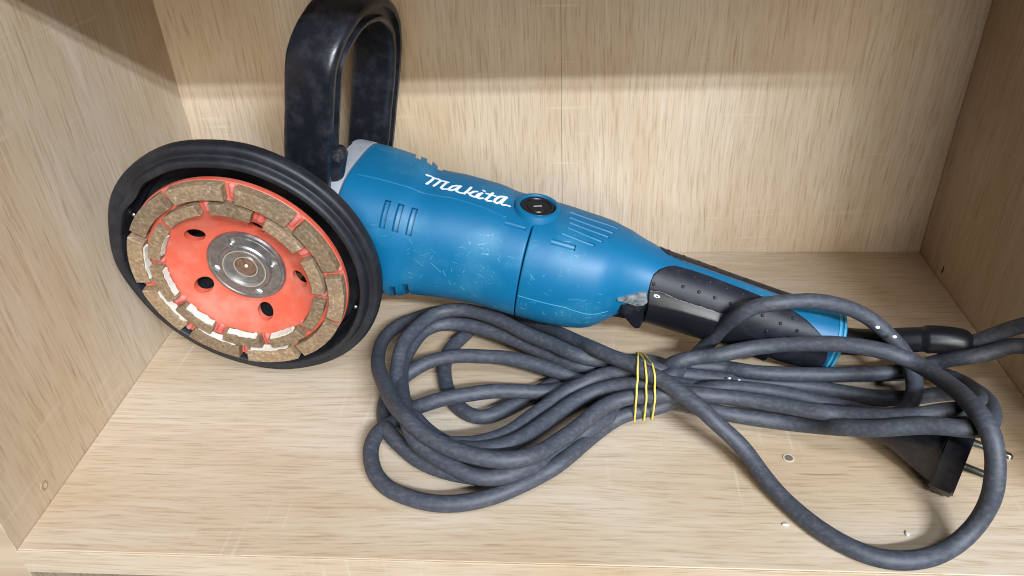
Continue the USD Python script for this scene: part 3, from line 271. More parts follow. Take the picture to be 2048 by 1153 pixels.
# ------------------------------------------------------------------ the grinder: body frame
A0 = np.array([.0887, -.0798, .0812]); Bx = np.array([.4150, -.1335, .0185]) - A0; Bx /= np.linalg.norm(Bx)
CW = np.array([.0840, -.1482, .0764]); NW = np.array([-.0721, -.9944, -.0772]); NW /= np.linalg.norm(NW)
Zb = NW - (NW @ Bx)*Bx; Zb /= np.linalg.norm(Zb); Yb = np.cross(Zb, Bx)
ND = .83*Yb - .56*Zb; ND /= np.linalg.norm(ND)
ST = np.array([[.030, .0440, .0075, 3.0], [.0458, .0443, .0077, 3.0], [.057, .0441, .0077, 3.0], [.0704, .0434, .0074, 3.0], [.081, .0424, .0070, 2.9], [.0900, .0388, .0070, 2.7], [.1083, .0377, .0083, 2.5], [.127, .0366, .0086, 2.4], [.140, .0358, .0074, 2.4], [.164, .0358, .0067, 2.4], [.183, .0347, .0064, 2.4], [.192, .0336, .0067, 2.35], [.198, .0322, .0073, 2.3], [.204, .0294, .0086, 2.3], [.2104, .0260, .0103, 2.3], [.221, .0222, .0106, 2.3], [.230, .0205, .0098, 2.3], [.252, .0196, .0082, 2.3], [.282, .0187, .0058, 2.3], [.3125, .0191, .0029, 2.3], [.326, .0188, .0028, 2.3], [.340, .0172, .0035, 2.3]])
_R, _O, _P = (PchipInterpolator(ST[:, 0], ST[:, k]) for k in (1, 2, 3))
def surf(s, th, h=0.0, f=1.0):
    s = np.asarray(s, float); th = np.asarray(th, float); p = _P(s); pp = p/(p-1); k = (.83**pp + .56**pp)**(1/pp)
    c, d = np.cos(th), np.sin(th); rho = f*_R(s)/k/(np.abs(c)**p + np.abs(d)**p)**(1/p) + h
    return A0 + s[..., None]*Bx + _O(s)[..., None]*ND + (rho*c)[..., None]*Yb + (rho*d)[..., None]*Zb
def bpt(s, y, z): return A0 + s*Bx + y*Yb + z*Zb
def loft(s0, s1, n, m=160, r0=0.0012, r1=0.0012, h=0.0):
    """closed shell of the body between two stations with rounded end edges"""
    rows = []
    for k in range(5): a = k/5*math.pi/2; rows.append((s0 + r0*(1-math.sin(a)), -r0*(1-math.cos(math.pi/2-a))*0 - r0*(1-math.sin(a)) if False else -r0*(1-math.sin(a+1e-9))))
    rows = [(s0 + r0*(1-math.cos(a)), -r0*(1-math.sin(a))) for a in np.linspace(0, math.pi/2, 5)]
    rows += [(s, 0.0) for s in np.linspace(s0+r0, s1-r1, n)[1:-1]]
    rows += [(s1 - r1*(1-math.cos(a)), -r1*(1-math.sin(a))) for a in np.linspace(math.pi/2, 0, 5)]
    S = np.array([r[0] for r in rows]); Hh = np.array([r[1] for r in rows]) + h
    th = np.arange(m)*2*np.pi/m
    SS, TT = np.meshgrid(S, th, indexing='ij'); V = surf(SS, TT, Hh[:, None]).reshape(-1, 3)
    i, j = np.meshgrid(np.arange(len(S)-1), np.arange(m), indexing='ij'); j2 = (j+1) % m
    q = np.stack([i*m+j, i*m+j2, (i+1)*m+j2, (i+1)*m+j], -1).reshape(-1, 4)
    f = np.vstack([q[:, [0, 1, 2]], q[:, [0, 2, 3]]])
    c0, c1 = surf(S[:1], np.zeros(1), -1e9*0)[0]*0 + A0 + S[0]*Bx + _O(S[0])*ND, A0 + S[-1]*Bx + _O(S[-1])*ND
    V = np.vstack([V, c0, c1]); e = np.arange(m); a0 = len(V)-2
    f = np.vstack([f, np.stack([np.full(m, a0), (e+1) % m, e], 1), np.stack([np.full(m, a0+1), (len(S)-1)*m+e, (len(S)-1)*m+(e+1) % m], 1)])
    return outward(TM(V, f))
KTH = 0.036
def patch(poly, h, bottom=-0.0004, rnd=0.0008, step=0.0016, bstep=0.0012, hfun=None):
    """a raised skin on the body: shapely polygon in (s, theta*KTH)"""
    polys = list(getattr(poly, 'geoms', [poly])); out = []
    for pg in polys:
        if pg.area < 1e-9: continue
        B_ = []; loops = []
        for r in [pg.exterior, *pg.interiors]:
            n = max(6, int(r.length/bstep)); B_.append(np.array([r.interpolate(i/n, normalized=True).coords[0] for i in range(n)]))
        bd = np.vstack(B_); pg2 = Polygon(B_[0], B_[1:])
        x0, y0, x1, y1 = pg.bounds
        gx, gy = np.meshgrid(np.arange(x0+step/2, x1, step), np.arange(y0+step/2, y1, step)); g = np.c_[gx.ravel(), gy.ravel()]
        inn = pg2.buffer(-min(step, bstep)*0.45)
        if rnd:
            for dd in (rnd*0.12, rnd*0.4, rnd):
                bb = pg2.buffer(-dd)
                for p_ in getattr(bb, 'geoms', [bb]):
                    if p_.is_empty: continue
                    for r in [p_.exterior, *p_.interiors]:
                        n = max(6, int(r.length/bstep)); g = np.vstack([g, [r.interpolate(i/n, normalized=True).coords[0] for i in range(n)]])
            inn = pg2.buffer(-rnd*0.1)
        if len(g): g = g[shapely.contains_xy(inn, g[:, 0], g[:, 1])]
        P = np.vstack([bd, g]); tri = Delaunay(P).simplices
        c = P[tri].mean(1); tri = tri[shapely.contains_xy(pg2, c[:, 0], c[:, 1])]
        a = P[tri]; ar = np.cross(a[:, 1]-a[:, 0], a[:, 2]-a[:, 0]); tri = tri[np.abs(ar) > 1e-13]; ar = ar[np.abs(ar) > 1e-13]; tri[ar < 0] = tri[ar < 0][:, ::-1]
        dist = shapely.distance(pg2.boundary, shapely.points(P)) if rnd else np.full(len(P), 1.0)
        ff = np.sqrt(np.clip(1-(1-np.clip(dist/rnd, 0, 1))**2, 0, 1)) if rnd else np.ones(len(P))
        hh = (hfun(P[:, 0], P[:, 1]) if hfun else np.full(len(P), h))
        hh = bottom + (hh-bottom)*np.where(ff < 1, 0.25+0.75*ff, 1.0)
        top = surf(P[:, 0], P[:, 1]/KTH, hh); bot = surf(P[:, 0], P[:, 1]/KTH, bottom); n = len(P)
        ed = np.vstack([tri[:, [0, 1]], tri[:, [1, 2]], tri[:, [2, 0]]]); key = {tuple(e) for e in ed.tolist()}
        be = np.array([e for e in ed.tolist() if (e[1], e[0]) not in key])
        wall = np.vstack([np.stack([be[:, 0], be[:, 0]+n, be[:, 1]], 1), np.stack([be[:, 1], be[:, 0]+n, be[:, 1]+n], 1)])
        m = TM(np.vstack([top, bot]), np.vstack([tri, wall])); out.append(m)
    m = cat(*out)
    # face outwards
    c = m.triangles_center; cs = (c-A0) @ Bx; ax = A0 + cs[:, None]*Bx + _O(np.clip(cs, .03, .34))[:, None]*ND
    if ((m.face_normals*(c-ax)).sum(1)*m.area_faces).sum() < 0: m.invert()
    return m
def pth(pts): return Polygon([(s, math.radians(t)*KTH) for s, t in pts])

G0 = np.array([0.24, -0.13, 0.0])
gr, _ = thing('angle_grinder', G0, 'blue and black electric concrete grinder with red diamond cup wheel and loop handle', 'grinder')
def gp(name, mesh, m, smooth=32, parent=None, label=None, kind=None):
    return part(parent or gr, name, moved(mesh, G0), m, smooth, label, kind)

# motor housing with cooling slots across its four corners
mh = to_man(loft(.0470, .1541, 46, r0=.0012, r1=.0010))
for th0, tl in ((48.5, .0158), (-36, .036), (139, .032), (-132, .0158)):
    for sv in (.0745, .0819, .0891):
        th = math.radians(th0); c = surf(np.array(sv), np.array(th)); rad = math.cos(th)*Yb + math.sin(th)*Zb; tng = np.cross(Bx, rad)
        if th0 == -36:
            vd = c - eye; vd -= (vd @ rad)*rad; tng = vd/np.linalg.norm(vd); tng = tng if tng @ np.cross(Bx, rad) > 0 else -tng
        b = trimesh.creation.box((.0034, tl, .0110)); b.apply_transform(frame_xf(c - rad*.0012, np.cross(tng, rad), tng, rad)); mh = mh - to_man(b)
k = np.linspace(0, 1, 9); mh = mh - to_man(outward(tube(surf(.1392+.0124*k, np.radians(28.3+0*k), .0004+0*k), .0017, 10)))
# seat of the brush cap boss
cs_, cth = .1537, math.radians(-2.0)
bc = surf(np.array(cs_), np.array(cth)); bn = Yb.copy()
T_b = frame_xf(bc, Bx, np.cross(bn, Bx), bn)
p_motor = gp('motor_housing', from_man(mh), M_blue, 34)
# inside of the slots
gp('fan_shroud', loft(.066, .098, 10, 96, h=-.0040), M_blue)
# rear housing with louvres
rh = to_man(loft(.1547, .3375, 80, r0=.0010, r1=.0035))
for (s0, t0, s1, t1), r in (((.1719, -11.1, .2010, -11.1), .0010), ((.1728, -1.7, .1992, 1.4), .0011), ((.1737, 6.6, .1971, 10.1), .0011), ((.1738, 14.5, .1943, 19.3), .0011), ((.1712, 23.4, .1904, 26.5), .0011), ((.1669, 34.3, .1807, 34.0), .0019)):
    k = np.linspace(0, 1, 9); pts = surf(s0+(s1-s0)*k, np.radians(t0+(t1-t0)*k), .0002-k*.0006)
    rh = rh - to_man(outward(tube(pts, r, 10)))
p_rear = gp('rear_housing', from_man(rh), M_blue, 34)
# raised name panel and mould parting line
gp('name_panel', patch(pth([(.050, -24), (.136, -27), (.1395, 5), (.1395, 24), (.110, 20), (.092, 20), (.050, 24)]).buffer(-.002).buffer(.002), .00035, rnd=.0004, step=.003, bstep=.0012), M_blue)
gp('parting_ridge', patch(LineString([(.1552, math.radians(95)*KTH), (.183, math.radians(95.5)*KTH), (.2070, math.radians(106)*KTH)]).buffer(.00032), .00022, rnd=.0003, step=.001, bstep=.001), M_blue_light, label='pale worn mould line')
# scrapes worn into the shell where it has lain on its side
rc = np.random.RandomState(11); sc = []
for _ in range(70):
    s_c = rc.uniform(.085, .206); t_c = rc.normal(88, 20); a_ = rc.choice([.3, .8, -1.0, 1.4]) + rc.normal(0, .25); l_ = rc.uniform(.0008, .0042)*(2.0 if rc.rand() < .12 else 1)
    if abs(s_c-.1544) < l_+.001 or not 30 < t_c < 125: continue
    v_c = math.radians(t_c)*KTH; bend = rc.normal(0, .04)*l_
    sc.append(LineString([(s_c-l_*math.cos(a_)/2, v_c-l_*math.sin(a_)/2), (s_c+bend, v_c-bend), (s_c+l_*math.cos(a_)/2, v_c+l_*math.sin(a_)/2)]).buffer(rc.uniform(.00005, .00016)))
for half, lim in ((p_motor, lambda g: g.centroid.x < .1544), (p_rear, lambda g: g.centroid.x > .1544)):
    part(half, 'scrapes', moved(patch(unary_union([g for g in sc if lim(g)]), .00006, bottom=-.0001, rnd=0, step=.001, bstep=.0003), G0), plain('scraped_blue_' + ('a' if half == p_motor else 'b'), (0.075, 0.295, 0.42), 0.7), False, kind='stuff')
# maker's name in white script
# a broad-nibbed pen: stems heavier than cross strokes
logo = shapely.affinity.scale(unary_union([LineString([(s, math.radians(t)*KTH*1.45) for s, t in l]).buffer(.00080, cap_style='round') for l in D_LOGO]), 1, 1/1.45, origin=(0, 0)).simplify(.00003)
gp('maker_name', patch(logo, .00050, bottom=.0002, rnd=0, step=.0012, bstep=.00035), M_white, False)
# brush cap boss
boss = revolve([(0, -.006), (.0150, -.006), (.0142, -.0015), (.0128, .0020), (.0118, .0026), (.0106, .0026), (.0101, .0018), (.0100, 0.0), (0, 0.0)], 64); boss.apply_transform(T_b)
gp('brush_boss', boss, M_blue)
capm = revolve([(0, .0002), (.0098, .0002), (.0098, .0014), (.0094, .0019), (.0080, .0019), (.0076, .0013), (.0062, .0013), (.0058, .0018), (.0030, .0018), (0, .0018)], 56)
sl = trimesh.creation.box((.0075, .0016, .002)); sl.apply_transform(trimesh.transformations.rotation_matrix(.55, [0, 0, 1])); sl.apply_translation([0, 0, .0022])
capm = from_man(to_man(capm) - to_man(sl)); capm.apply_transform(T_b)
pc = gp('brush_cap', capm, M_gloss)
glint = trimesh.creation.box((.0050, .0012, .0006)); glint.apply_transform(trimesh.transformations.rotation_matrix(.55, [0, 0, 1])); glint.apply_translation([0, 0, .0014]); glint.apply_transform(T_b)
gp('slot_glint', glint, M_alu, parent=pc)  # highlight in the cap slot, put in as a pale metal bar

# grips
grip1 = pth([(.2258, 72), (.2253, 58), (.2259, 43.2), (.2285, 30.9), (.2329, 19.6), (.237, 12.7), (.246, 10.0), (.2566, 9.4), (.2759, 11.4), (.2913, 15), (.2990, 18.0), (.3071, 22), (.3131, 30.5), (.3196, 43), (.3247, 54), (.3285, 68), (.331, 95), (.331, 200), (.2258, 200)])
pg1 = gp('grip', patch(grip1, .0006, rnd=.0009), M_grip)
grip2 = pth([(.2278, -22), (.2328, -10), (.241, -6.5), (.2564, -6.5), (.2759, -8.0), (.2951, -6.5), (.305, -8), (.312, -18), (.318, -40), (.322, -80), (.322, -150), (.2278, -150), (.2262, -60)])
pg2 = gp('grip', patch(grip2, .0006, rnd=.0009), M_grip)
def bumps(par, pts):
    for s, t in pts:
        c = surf(np.array(s), np.radians(np.array(t)), .0006); rad = math.cos(math.radians(t))*Yb + math.sin(math.radians(t))*Zb
        b = trimesh.creation.icosphere(1, .00105); b.apply_scale([1, 1, .62]); b.apply_transform(frame_xf(c, Bx, np.cross(rad, Bx), rad)); gp('grip_bump', b, M_grip, True, par)
bumps(pg1, [(.2276, 56), (.2486, 22.9), (.2436, 45.7), (.2528, 46), (.2578, 22.2), (.262, 46.4), (.2673, 23.5), (.2712, 47.4), (.2767, 24.2), (.2862, 24.7), (.2800, 47.5), (.2895, 48.5), (.2955, 27), (.300, 50.6), (.3061, 36), (.3096, 53.3), (.2942, 70.7), (.3036, 70.4), (.3130, 72)])
bumps(pg2, [(.2325, -27), (.2416, -26), (.2507, -25), (.2602, -25), (.2696, -23.5), (.2789, -21.6), (.2886, -21), (.298, -19.5), (.3070, -20)])
# switch: grey worn block, paddle, lock lever
gp('switch_block', patch(pth(D_GREY).buffer(-.0012).buffer(.0012), .0020, bottom=-.003, rnd=.0006, step=.001, bstep=.0008), M_scuff, label='scuffed grey corner of the switch housing')
def pad_h(s, v):
    t = np.degrees(v/KTH); rid = np.interp(s, [.2274, .2312, .2468, .2706, .2977], [88.5, 86.6, 82.1, 80.1, 83.0])
    return .0010 + .0022*np.clip((t-66)/(rid-66), 0, 1)**1.5 + .0004*np.clip((t-rid)/8, 0, 1)
padp = pth([(.2251, 66.5), (.2325, 61.8), (.2426, 65.2), (.2562, 65.2), (.2698, 65.9), (.2730, 69.4), (.2728, 78), (.2850, 84), (.2990, 85), (.3010, 120), (.3010, 195), (.2274, 195), (.2274, 100), (.2268, 86)]).buffer(-.0008).buffer(.0008)
pp_ = gp('paddle_switch', patch(padp, .002, bottom=-.002, rnd=.0010, step=.0012, bstep=.001, hfun=pad_h), M_gloss)
oc = (.2310, math.radians(72.0)*KTH)
om = Point(oc).buffer(.00145).difference(Point(oc).buffer(.00080)); om = shapely.affinity.scale(om, 1.25, 1.0)
gp('off_mark', patch(om, 0, bottom=.0010, rnd=0, step=.0006, bstep=.0004, hfun=lambda s, v: pad_h(s, v)+.00015), M_white, False, pp_)
def plate(pts, depth, bevel=.0008):
    P3 = np.array([bpt(*p) for p in pts]); pts = np.array(pts)
    z = pts[:, 2].mean(); cs = manifold3d.CrossSection([pts[:, :2]]) if Polygon(pts[:, :2]).exterior.is_ccw else manifold3d.CrossSection([pts[::-1, :2]])
    layers = [cs.offset(-bevel, manifold3d.JoinType.Round).extrude(bevel).translate([0, 0, z-bevel]), cs.extrude(depth-bevel).translate([0, 0, z-depth])]
    lo = cs.offset(-bevel*.3, manifold3d.JoinType.Round).extrude(bevel*.6).translate([0, 0, z-bevel])
    M = layers[0] + layers[1] + lo
    m = from_man(M); V = m.vertices; m.vertices = A0 + V[:, :1]*Bx + V[:, 1:2]*Yb + V[:, 2:3]*Zb
    return outward(m)
pl_ = gp('switch_guard', plate(D_LEVER_BASE, .016, .0010), M_black)
gp('lock_lever', plate(D_LEVER_TAB, .011, .0016), M_black)
# tail band and cord boot
k = np.linspace(0, 1, 40)
for sv in (.3318, .3345): gp('tail_rib', loft(sv, sv+.0016, 5, 96, .0004, .0004, .0005), M_blue_light)
T0 = A0 + .337*Bx + _O(.337)*ND; T1 = np.array([.4790, -.1474, .0305])
bd = resample([T0 - Bx*.004, T0 + Bx*.004 + [0, 0, .0004], T0*.6 + T1*.4, T1], .0015)
tt = np.linspace(0, 1, len(bd)); rr = np.interp(tt, [0, .1, .70, .705, .97, 1.0], [.0085, .0080, .0068, .0078, .0076, .0062])
gp('cord_boot', tube(bd, rr, 24), M_gloss, 40)

# grey bearing plate and gear head
bafl = loft(.0362, .0466, 12, 160, .0010, .0004, .0002)
wob = noise(bafl.vertices*260)-.5; bafl.vertices += ((bafl.vertices-A0) @ Bx < .0385)[:, None]*(wob[:, None]*.0016*Bx)
gp('bearing_plate', bafl, M_alu, 40)
gh = hull_spheres([bpt(.028, .012, -.012), bpt(.028, .010, .012), bpt(.028, -.012, .012), bpt(.028, -.012, -.012), bpt(-.020, .006, .006), bpt(-.020, -.006, -.006), bpt(-.018, -.006, .010)], [.020, .020, .020, .020, .024, .024, .022], 40)
neck = hull_spheres([A0 + NW*.008, CW - NW*.048], [.027, .024], 40)
ghm = from_man((gh + neck).refine_to_length(.003)); ghm.vertices += (noise(ghm.vertices*170)-.5)[:, None]*.0022*ghm.vertex_normals
gp('gear_housing', ghm, M_gear, 50)
for (a, b, c, r) in ((.0335, .020, .0255, .0032), (.0335, .0300, .0160, .0030), (.0330, .0335, .0060, .0026)):
    gp('housing_screw', from_man(hull_spheres([bpt(a, b, c)-Bx*.006, bpt(a, b, c)+Bx*.001], [r, r], 18)), M_alu)
# loop handle
UL = np.array([.225, -.060, .972]); UL /= np.linalg.norm(UL); SL = np.array([.25, .968, 0.0]); SL -= (SL @ UL)*UL; SL /= np.linalg.norm(SL); WL = np.cross(SL, UL)
if WL[0] < 0: WL = -WL
P0 = np.array([.1205, -.1150, .1265]) + .0065*SL
ctrl = np.array([(0, -.058), (0, -.03), (0, 0), (0, .025), (.0001, .046), (.0010, .0565), (.0058, .0640), (.0150, .0705), (.026, .0745), (.039, .0750), (.0515, .0722), (.0625, .0650), (.0705, .0540), (.0742, .040), (.0752, .020), (.0752, 0), (.0752, -.025), (.0752, -.070)])
path = resample(np.c_[ctrl, np.zeros(len(ctrl))], .0016)[:, :2]
prof = np.array([(-.0121, -.0035), (-.0121, -.0022), (-.0098, -.0018), (-.0098, .0018), (-.0121, .0022), (-.0121, .0040), (-.0112, .0056), (-.0090, .0064), (-.004, .0070), (.004, .0070), (.0090, .0064), (.0112, .0056), (.0121, .0040), (.0121, .0022), (.0098, .0018), (.0098, -.0018), (.0121, -.0022), (.0121, -.0035), (.0110, -.0050), (.0085, -.0056), (-.0085, -.0056), (-.0110, -.0050)])
prof = np.vstack([np.linspace(prof[i], prof[(i+1) % len(prof)], 3)[:-1] for i in range(len(prof))])
tg = np.gradient(path, axis=0); tg /= np.linalg.norm(tg, axis=1, keepdims=True); nr = np.c_[-tg[:, 1], tg[:, 0]]
V = P0 + path[:, None, :1]*SL + path[:, None, 1:]*UL + 1.14*prof[None, :, :1]*WL + 1.2*prof[None, :, 1:]*(nr[:, None, :1]*SL + nr[:, None, 1:]*UL)
n_, m_ = V.shape[:2]; V = V.reshape(-1, 3)
i, j = np.meshgrid(np.arange(n_-1), np.arange(m_), indexing='ij'); j2 = (j+1) % m_
q4 = np.stack([i*m_+j, i*m_+j2, (i+1)*m_+j2, (i+1)*m_+j], -1).reshape(-1, 4)
lp = outward(TM(V, np.vstack([q4[:, [0, 1, 2]], q4[:, [0, 2, 3]]])))
nz = (fbm(lp.vertices*220, 3)-.5)[:, None]*.0003 + (noise(lp.vertices*70, 5)-.5)[:, None]*.0004
lp.vertices += nz*lp.vertex_normals
hl_ = gp('loop_handle', lp, M_black, 40)
ear = hull_spheres([P0 + WL*.0135 + UL*.006 + SL*.006, P0 + WL*.0125 - UL*.018 + SL*.004, P0 + WL*.004 + SL*.003, P0 + WL*.004 - UL*.022 + SL*.004], [.0046, .0042, .005, .005], 24)
gp('handle_lug', from_man(ear), M_black, 40, hl_)
bo = trimesh.creation.cylinder(.0034, .003, sections=6); bo.apply_transform(frame_xf(P0 + WL*.0150 + UL*.0065 + SL*.0015, WL, UL, -SL)); gp('bolt', bo, M_gear, 20, hl_)

# ------------------------------------------------------------------ dust cover and cup wheel (wheel frame: x to the right, y up, z out of the disc)
UW = np.array([0, 0, 1.0]) - NW[2]*NW; UW /= np.linalg.norm(UW); RW = np.cross(UW, NW)
TW = frame_xf(CW, RW, UW, NW)
def cov_warp(V, a):
    ang = np.degrees(a); w = np.exp(-((ang-137)/16)**2)
    rr = np.hypot(V[..., 0], V[..., 1]); front = np.clip((V[..., 2]+.006)/.006, 0, 1)*np.clip((rr-.05)/.01, 0, 1)
    d = (noise(np.stack([V[..., 0]*40, V[..., 1]*40, V[..., 2]*40], -1), 3)-.5)*.0012*(rr > .05)
    d = d - w[:, None]*front*.0026*(.55+.45*np.sin(np.radians(ang)*14))[:, None]
    k = 1 + d/np.maximum(rr, 1e-6)
    V = V*np.stack([k, k, np.ones_like(k)], -1)
    V[..., 2] -= w[:, None]*front*.0026*(.6+.4*np.sin(np.radians(ang)*9))[:, None]
    return V
cov = revolve([(.0662, -.0030), (.0664, -.0010), (.0672, -.0001), (.0686, 0.0), (.0697, -.0004), (.0704, -.0014), (.0707, -.0028), (.0710, -.0042), (.0718, -.0046), (.0732, -.0042), (.0748, -.0040), (.0760, -.0046), (.0767, -.0058), (.0769, -.0075), (.0769, -.0095), (.0765, -.0112), (.0750, -.0124), (.0715, -.0150), (.062, -.0205), (.0300, -.0270), (.0300, -.0235), (.058, -.0190), (.0640, -.0165), (.0650, -.0150), (.0652, -.0080)], 240, cov_warp)
cov.apply_transform(TW)
pcv = gp('dust_cover', cov, M_cover, 36)
inner = revolve([(.0655, -.0130), (.0640, -.0125), (.0632, -.0130), (.0630, -.0140), (.0630, -.0165), (.0640, -.0180), (.0655, -.0160)], 160); inner.apply_transform(TW)
gp('inner_skirt', inner, M_gloss, 36, pcv)
for ang in (-24, 150, -100):
    rv = trimesh.creation.icosphere(2, .0011); rv.apply_scale([1, 1, .6]); a = math.radians(ang); rv.apply_translation([.0640*math.cos(a), .0640*math.sin(a), -.0078]); rv.apply_transform(TW); gp('rivet', rv, M_rim, True, pcv)
# wheel
dish = revolve([(.0601, .0002), (.0595, .0008), (.0560, .0010), (.0505, .0006), (.0480, .0008), (.0430, .0009), (.0408, .0002), (.0385, -.0018), (.0330, -.0052), (.0275, -.0082), (.0245, -.0092), (.0060, -.0094), (.0060, -.0130), (.0250, -.0130), (.0330, -.0092), (.0400, -.0052), (.0598, -.0032), (.0603, -.0020)], 160)
dm = to_man(dish)
for ang in (-155, -82.5, -11, 63, 137):
    a = math.radians(ang); dm = dm - manifold3d.Manifold.cylinder(.03, .0049, .0049, 40).translate([.0312*math.cos(a), .0312*math.sin(a), -.02])
dish = from_man(dm); dish.apply_transform(TW)
pw = gp('cup_wheel', dish, M_dish, 36)
rs = np.random.RandomState(3)
def segment(r0, r1, a0, a1, z0, z1, seed):
    """one abrasive block: arc with bevelled, slightly ragged edges"""
    n = 12; bev = .0005; rows = []
    prof = [(r0, z0), (r0, z1-bev), (r0+bev, z1), ((r0+r1)/2, z1+.0001), (r1-bev, z1), (r1, z1-bev), (r1, z0)]
    angs = np.concatenate([[a0], np.linspace(a0+.006, a1-.006, n), [a1]])
    V = []
    for k, a in enumerate(angs):
        for (r, z) in prof:
            zz = z - (bev*.9 if k in (0, len(angs)-1) and z > z0 else 0)
            V.append((r*math.cos(a), r*math.sin(a), zz))
    V = np.array(V); m = len(prof); N_ = len(angs)
    up_ = V[:, 2] > z0+1e-6
    V[up_] += (noise(V[up_]*420, seed)[:, None]-.5)*.0011
    f = []
    for i in range(N_-1):
        for j in range(m-1):
            a, b, c, d = i*m+j, i*m+j+1, (i+1)*m+j+1, (i+1)*m+j; f += [[a, b, c], [a, c, d]]
    for i in (0, N_-1):
        t = [[i*m, i*m+j, i*m+j+1] for j in range(1, m-1)]; f += t if i == 0 else [x[::-1] for x in t]
    mm = TM(V, f); return outward(mm)
for ring_, (r0, r1, off, gap) in enumerate(((.0510, .0599, 114.5, 5.6), (.0422, .0490, 96.0, 8.2))):
    for kk in range(10):
        a0 = math.radians(off - 36*kk - 36 + gap/2 + rs.uniform(-.5, .5)); a1 = math.radians(off - 36*kk - gap/2 + rs.uniform(-.5, .5))
        zt = .0064 + rs.uniform(-.0003, .0003)
        s_ = segment(r0 + rs.uniform(-.0003, .0003), r1 + rs.uniform(-.0003, .0001), a0, a1, .0006, zt, ring_*20+kk); s_.apply_transform(TW)
        gp('segment', s_, M_seg[rs.randint(3)], 30, pw)
        am = math.degrees((a0+a1)/2) % 360
        if 120 < am < 325 and not (ring_ == 0 and kk in (4, 9)) and rs.rand() < (.95 if ring_ else .72):
            # settled dust caked on the inner flank of the block
            rr_ = r0 - .0002; aa = np.linspace(a0+.02+rs.rand()*.05, a1-.02-rs.rand()*.05, 14); zt2 = zt - .0004
            top = [(rr_-.00035, a, zt2 - .0010*noise(np.array([a*30, kk, ring_]))) for a in aa]; bot = [(rr_-.0012, a, .0013 + .0014*noise(np.array([a*25, kk+9, ring_]))) for a in aa]
            Vd = np.array([(r*math.cos(a), r*math.sin(a), z) for r, a, z in top] + [(r*math.cos(a), r*math.sin(a), z) for r, a, z in bot] + [((r0+.0006)*math.cos(a), (r0+.0006)*math.sin(a), z) for r, a, z in top] + [((r0+.0006)*math.cos(a), (r0+.0006)*math.sin(a), z) for r, a, z in bot])
            Md = trimesh.Trimesh(Vd, [[0, 0, 0]], process=False); n = len(aa); f = []
            for u, w in ((0, n), (2*n, 0), (n, 3*n), (3*n, 2*n)):
                for i_ in range(n-1): f += [[u+i_, w+i_, w+i_+1], [u+i_, w+i_+1, u+i_+1]]
            f += [[0, 2*n, 3*n], [0, 3*n, n], [n-1, 2*n-1, 4*n-1], [n-1, 4*n-1, 3*n-1]]
            dd_ = outward(TM(Vd, f)); dd_.apply_transform(TW); gp('dust_cake', dd_, M_dust, 50, pw)
        # red paint web filling the gap before the next block
        g0, g1 = a1 + .004, a1 + math.radians(gap) - .004; gm = (g0+g1)/2
        web = hull_spheres([((r0+.0012)*math.cos(gm), (r0+.0012)*math.sin(gm), .0004), ((r1-.0016)*math.cos(gm), (r1-.0016)*math.sin(gm), .0004)], [.0019 + .0003*ring_, .0019 + .0003*ring_], 14).scale([1, 1, 1])
        web = from_man(web); web.apply_transform(TW); gp('paint_web', web, M_red, True, pw)
# lock nut and spindle
nut = revolve([(.0035, -.0095), (.0224, -.0095), (.0226, -.0080), (.0219, -.0069), (.0206, -.0067), (.0200, -.0071), (.0194, -.0067), (.0152, -.0064), (.0144, -.0054), (.0128, -.0053), (.0122, -.0066), (.0112, -.0070), (.0072, -.0074), (.0066, -.0086), (.0035, -.0086)], 96)
nm = to_man(nut)
pin_at = [(.0172, 99), (.0175, 10), (.0170, 184), (.0170, -78)]
for r, ang in pin_at: nm = nm - manifold3d.Manifold.cylinder(.004, .0023, .0023, 24).translate([r*math.cos(math.radians(ang)), r*math.sin(math.radians(ang)), -.0085])
nut = from_man(nm); nut.apply_transform(TW); pn = gp('lock_nut', nut, M_steel, 36)
for r, ang in pin_at:
    a = math.radians(ang); c_ = trimesh.creation.cylinder(.0021, .0004, sections=24); c_.apply_translation([r*math.cos(a), r*math.sin(a), -.0083]); c_.apply_transform(TW); gp('pin_hole_bottom', c_, M_chalk if ang in (184, -78) else M_rim, 30, pn)
rg = revolve([(.0114, -.0072), (.0127, -.0072), (.0125, -.0049), (.0117, -.0049)], 72); rg.apply_transform(TW); gp('nut_ring', rg, M_rim, 36, pn)
rg = revolve([(.0062, -.0088), (.0071, -.0088), (.0070, -.0070), (.0063, -.0070)], 56); rg.apply_transform(TW); gp('nut_ring', rg, M_rim, 36, pn)
sp = revolve([(0, -.0100), (.0061, -.0100), (.0061, -.0082), (.0056, -.0078), (.0014, -.0078), (.0006, -.0086), (0, -.0086)], 48); sp.apply_transform(TW); gp('spindle', sp, M_rust, 36)
ct = trimesh.creation.icosphere(2, .0010); ct.apply_translation([0, 0, -.0082]); ct.apply_transform(TW); gp('centre_dimple', ct, M_chalk, True)

# ------------------------------------------------------------------ power cord
C0 = np.array([0.30, -0.18, 0.0])
cd, _ = thing('power_cord', C0, 'dusty black rubber power cord gathered in loops and tied at its middle', 'power cord')
def cp(name, mesh, m, smooth=True, parent=None, label=None): return part(parent or cd, name, moved(mesh, C0), m, smooth, label)
tubes = []
for c_ in D_CORD:
    P = resample(np.array(c_), .0030); tubes.append(tube(P, .0042 + (noise(P*60, 4)-.5)*.0005, 18))
cp('cord', cat(*tubes), M_cord)
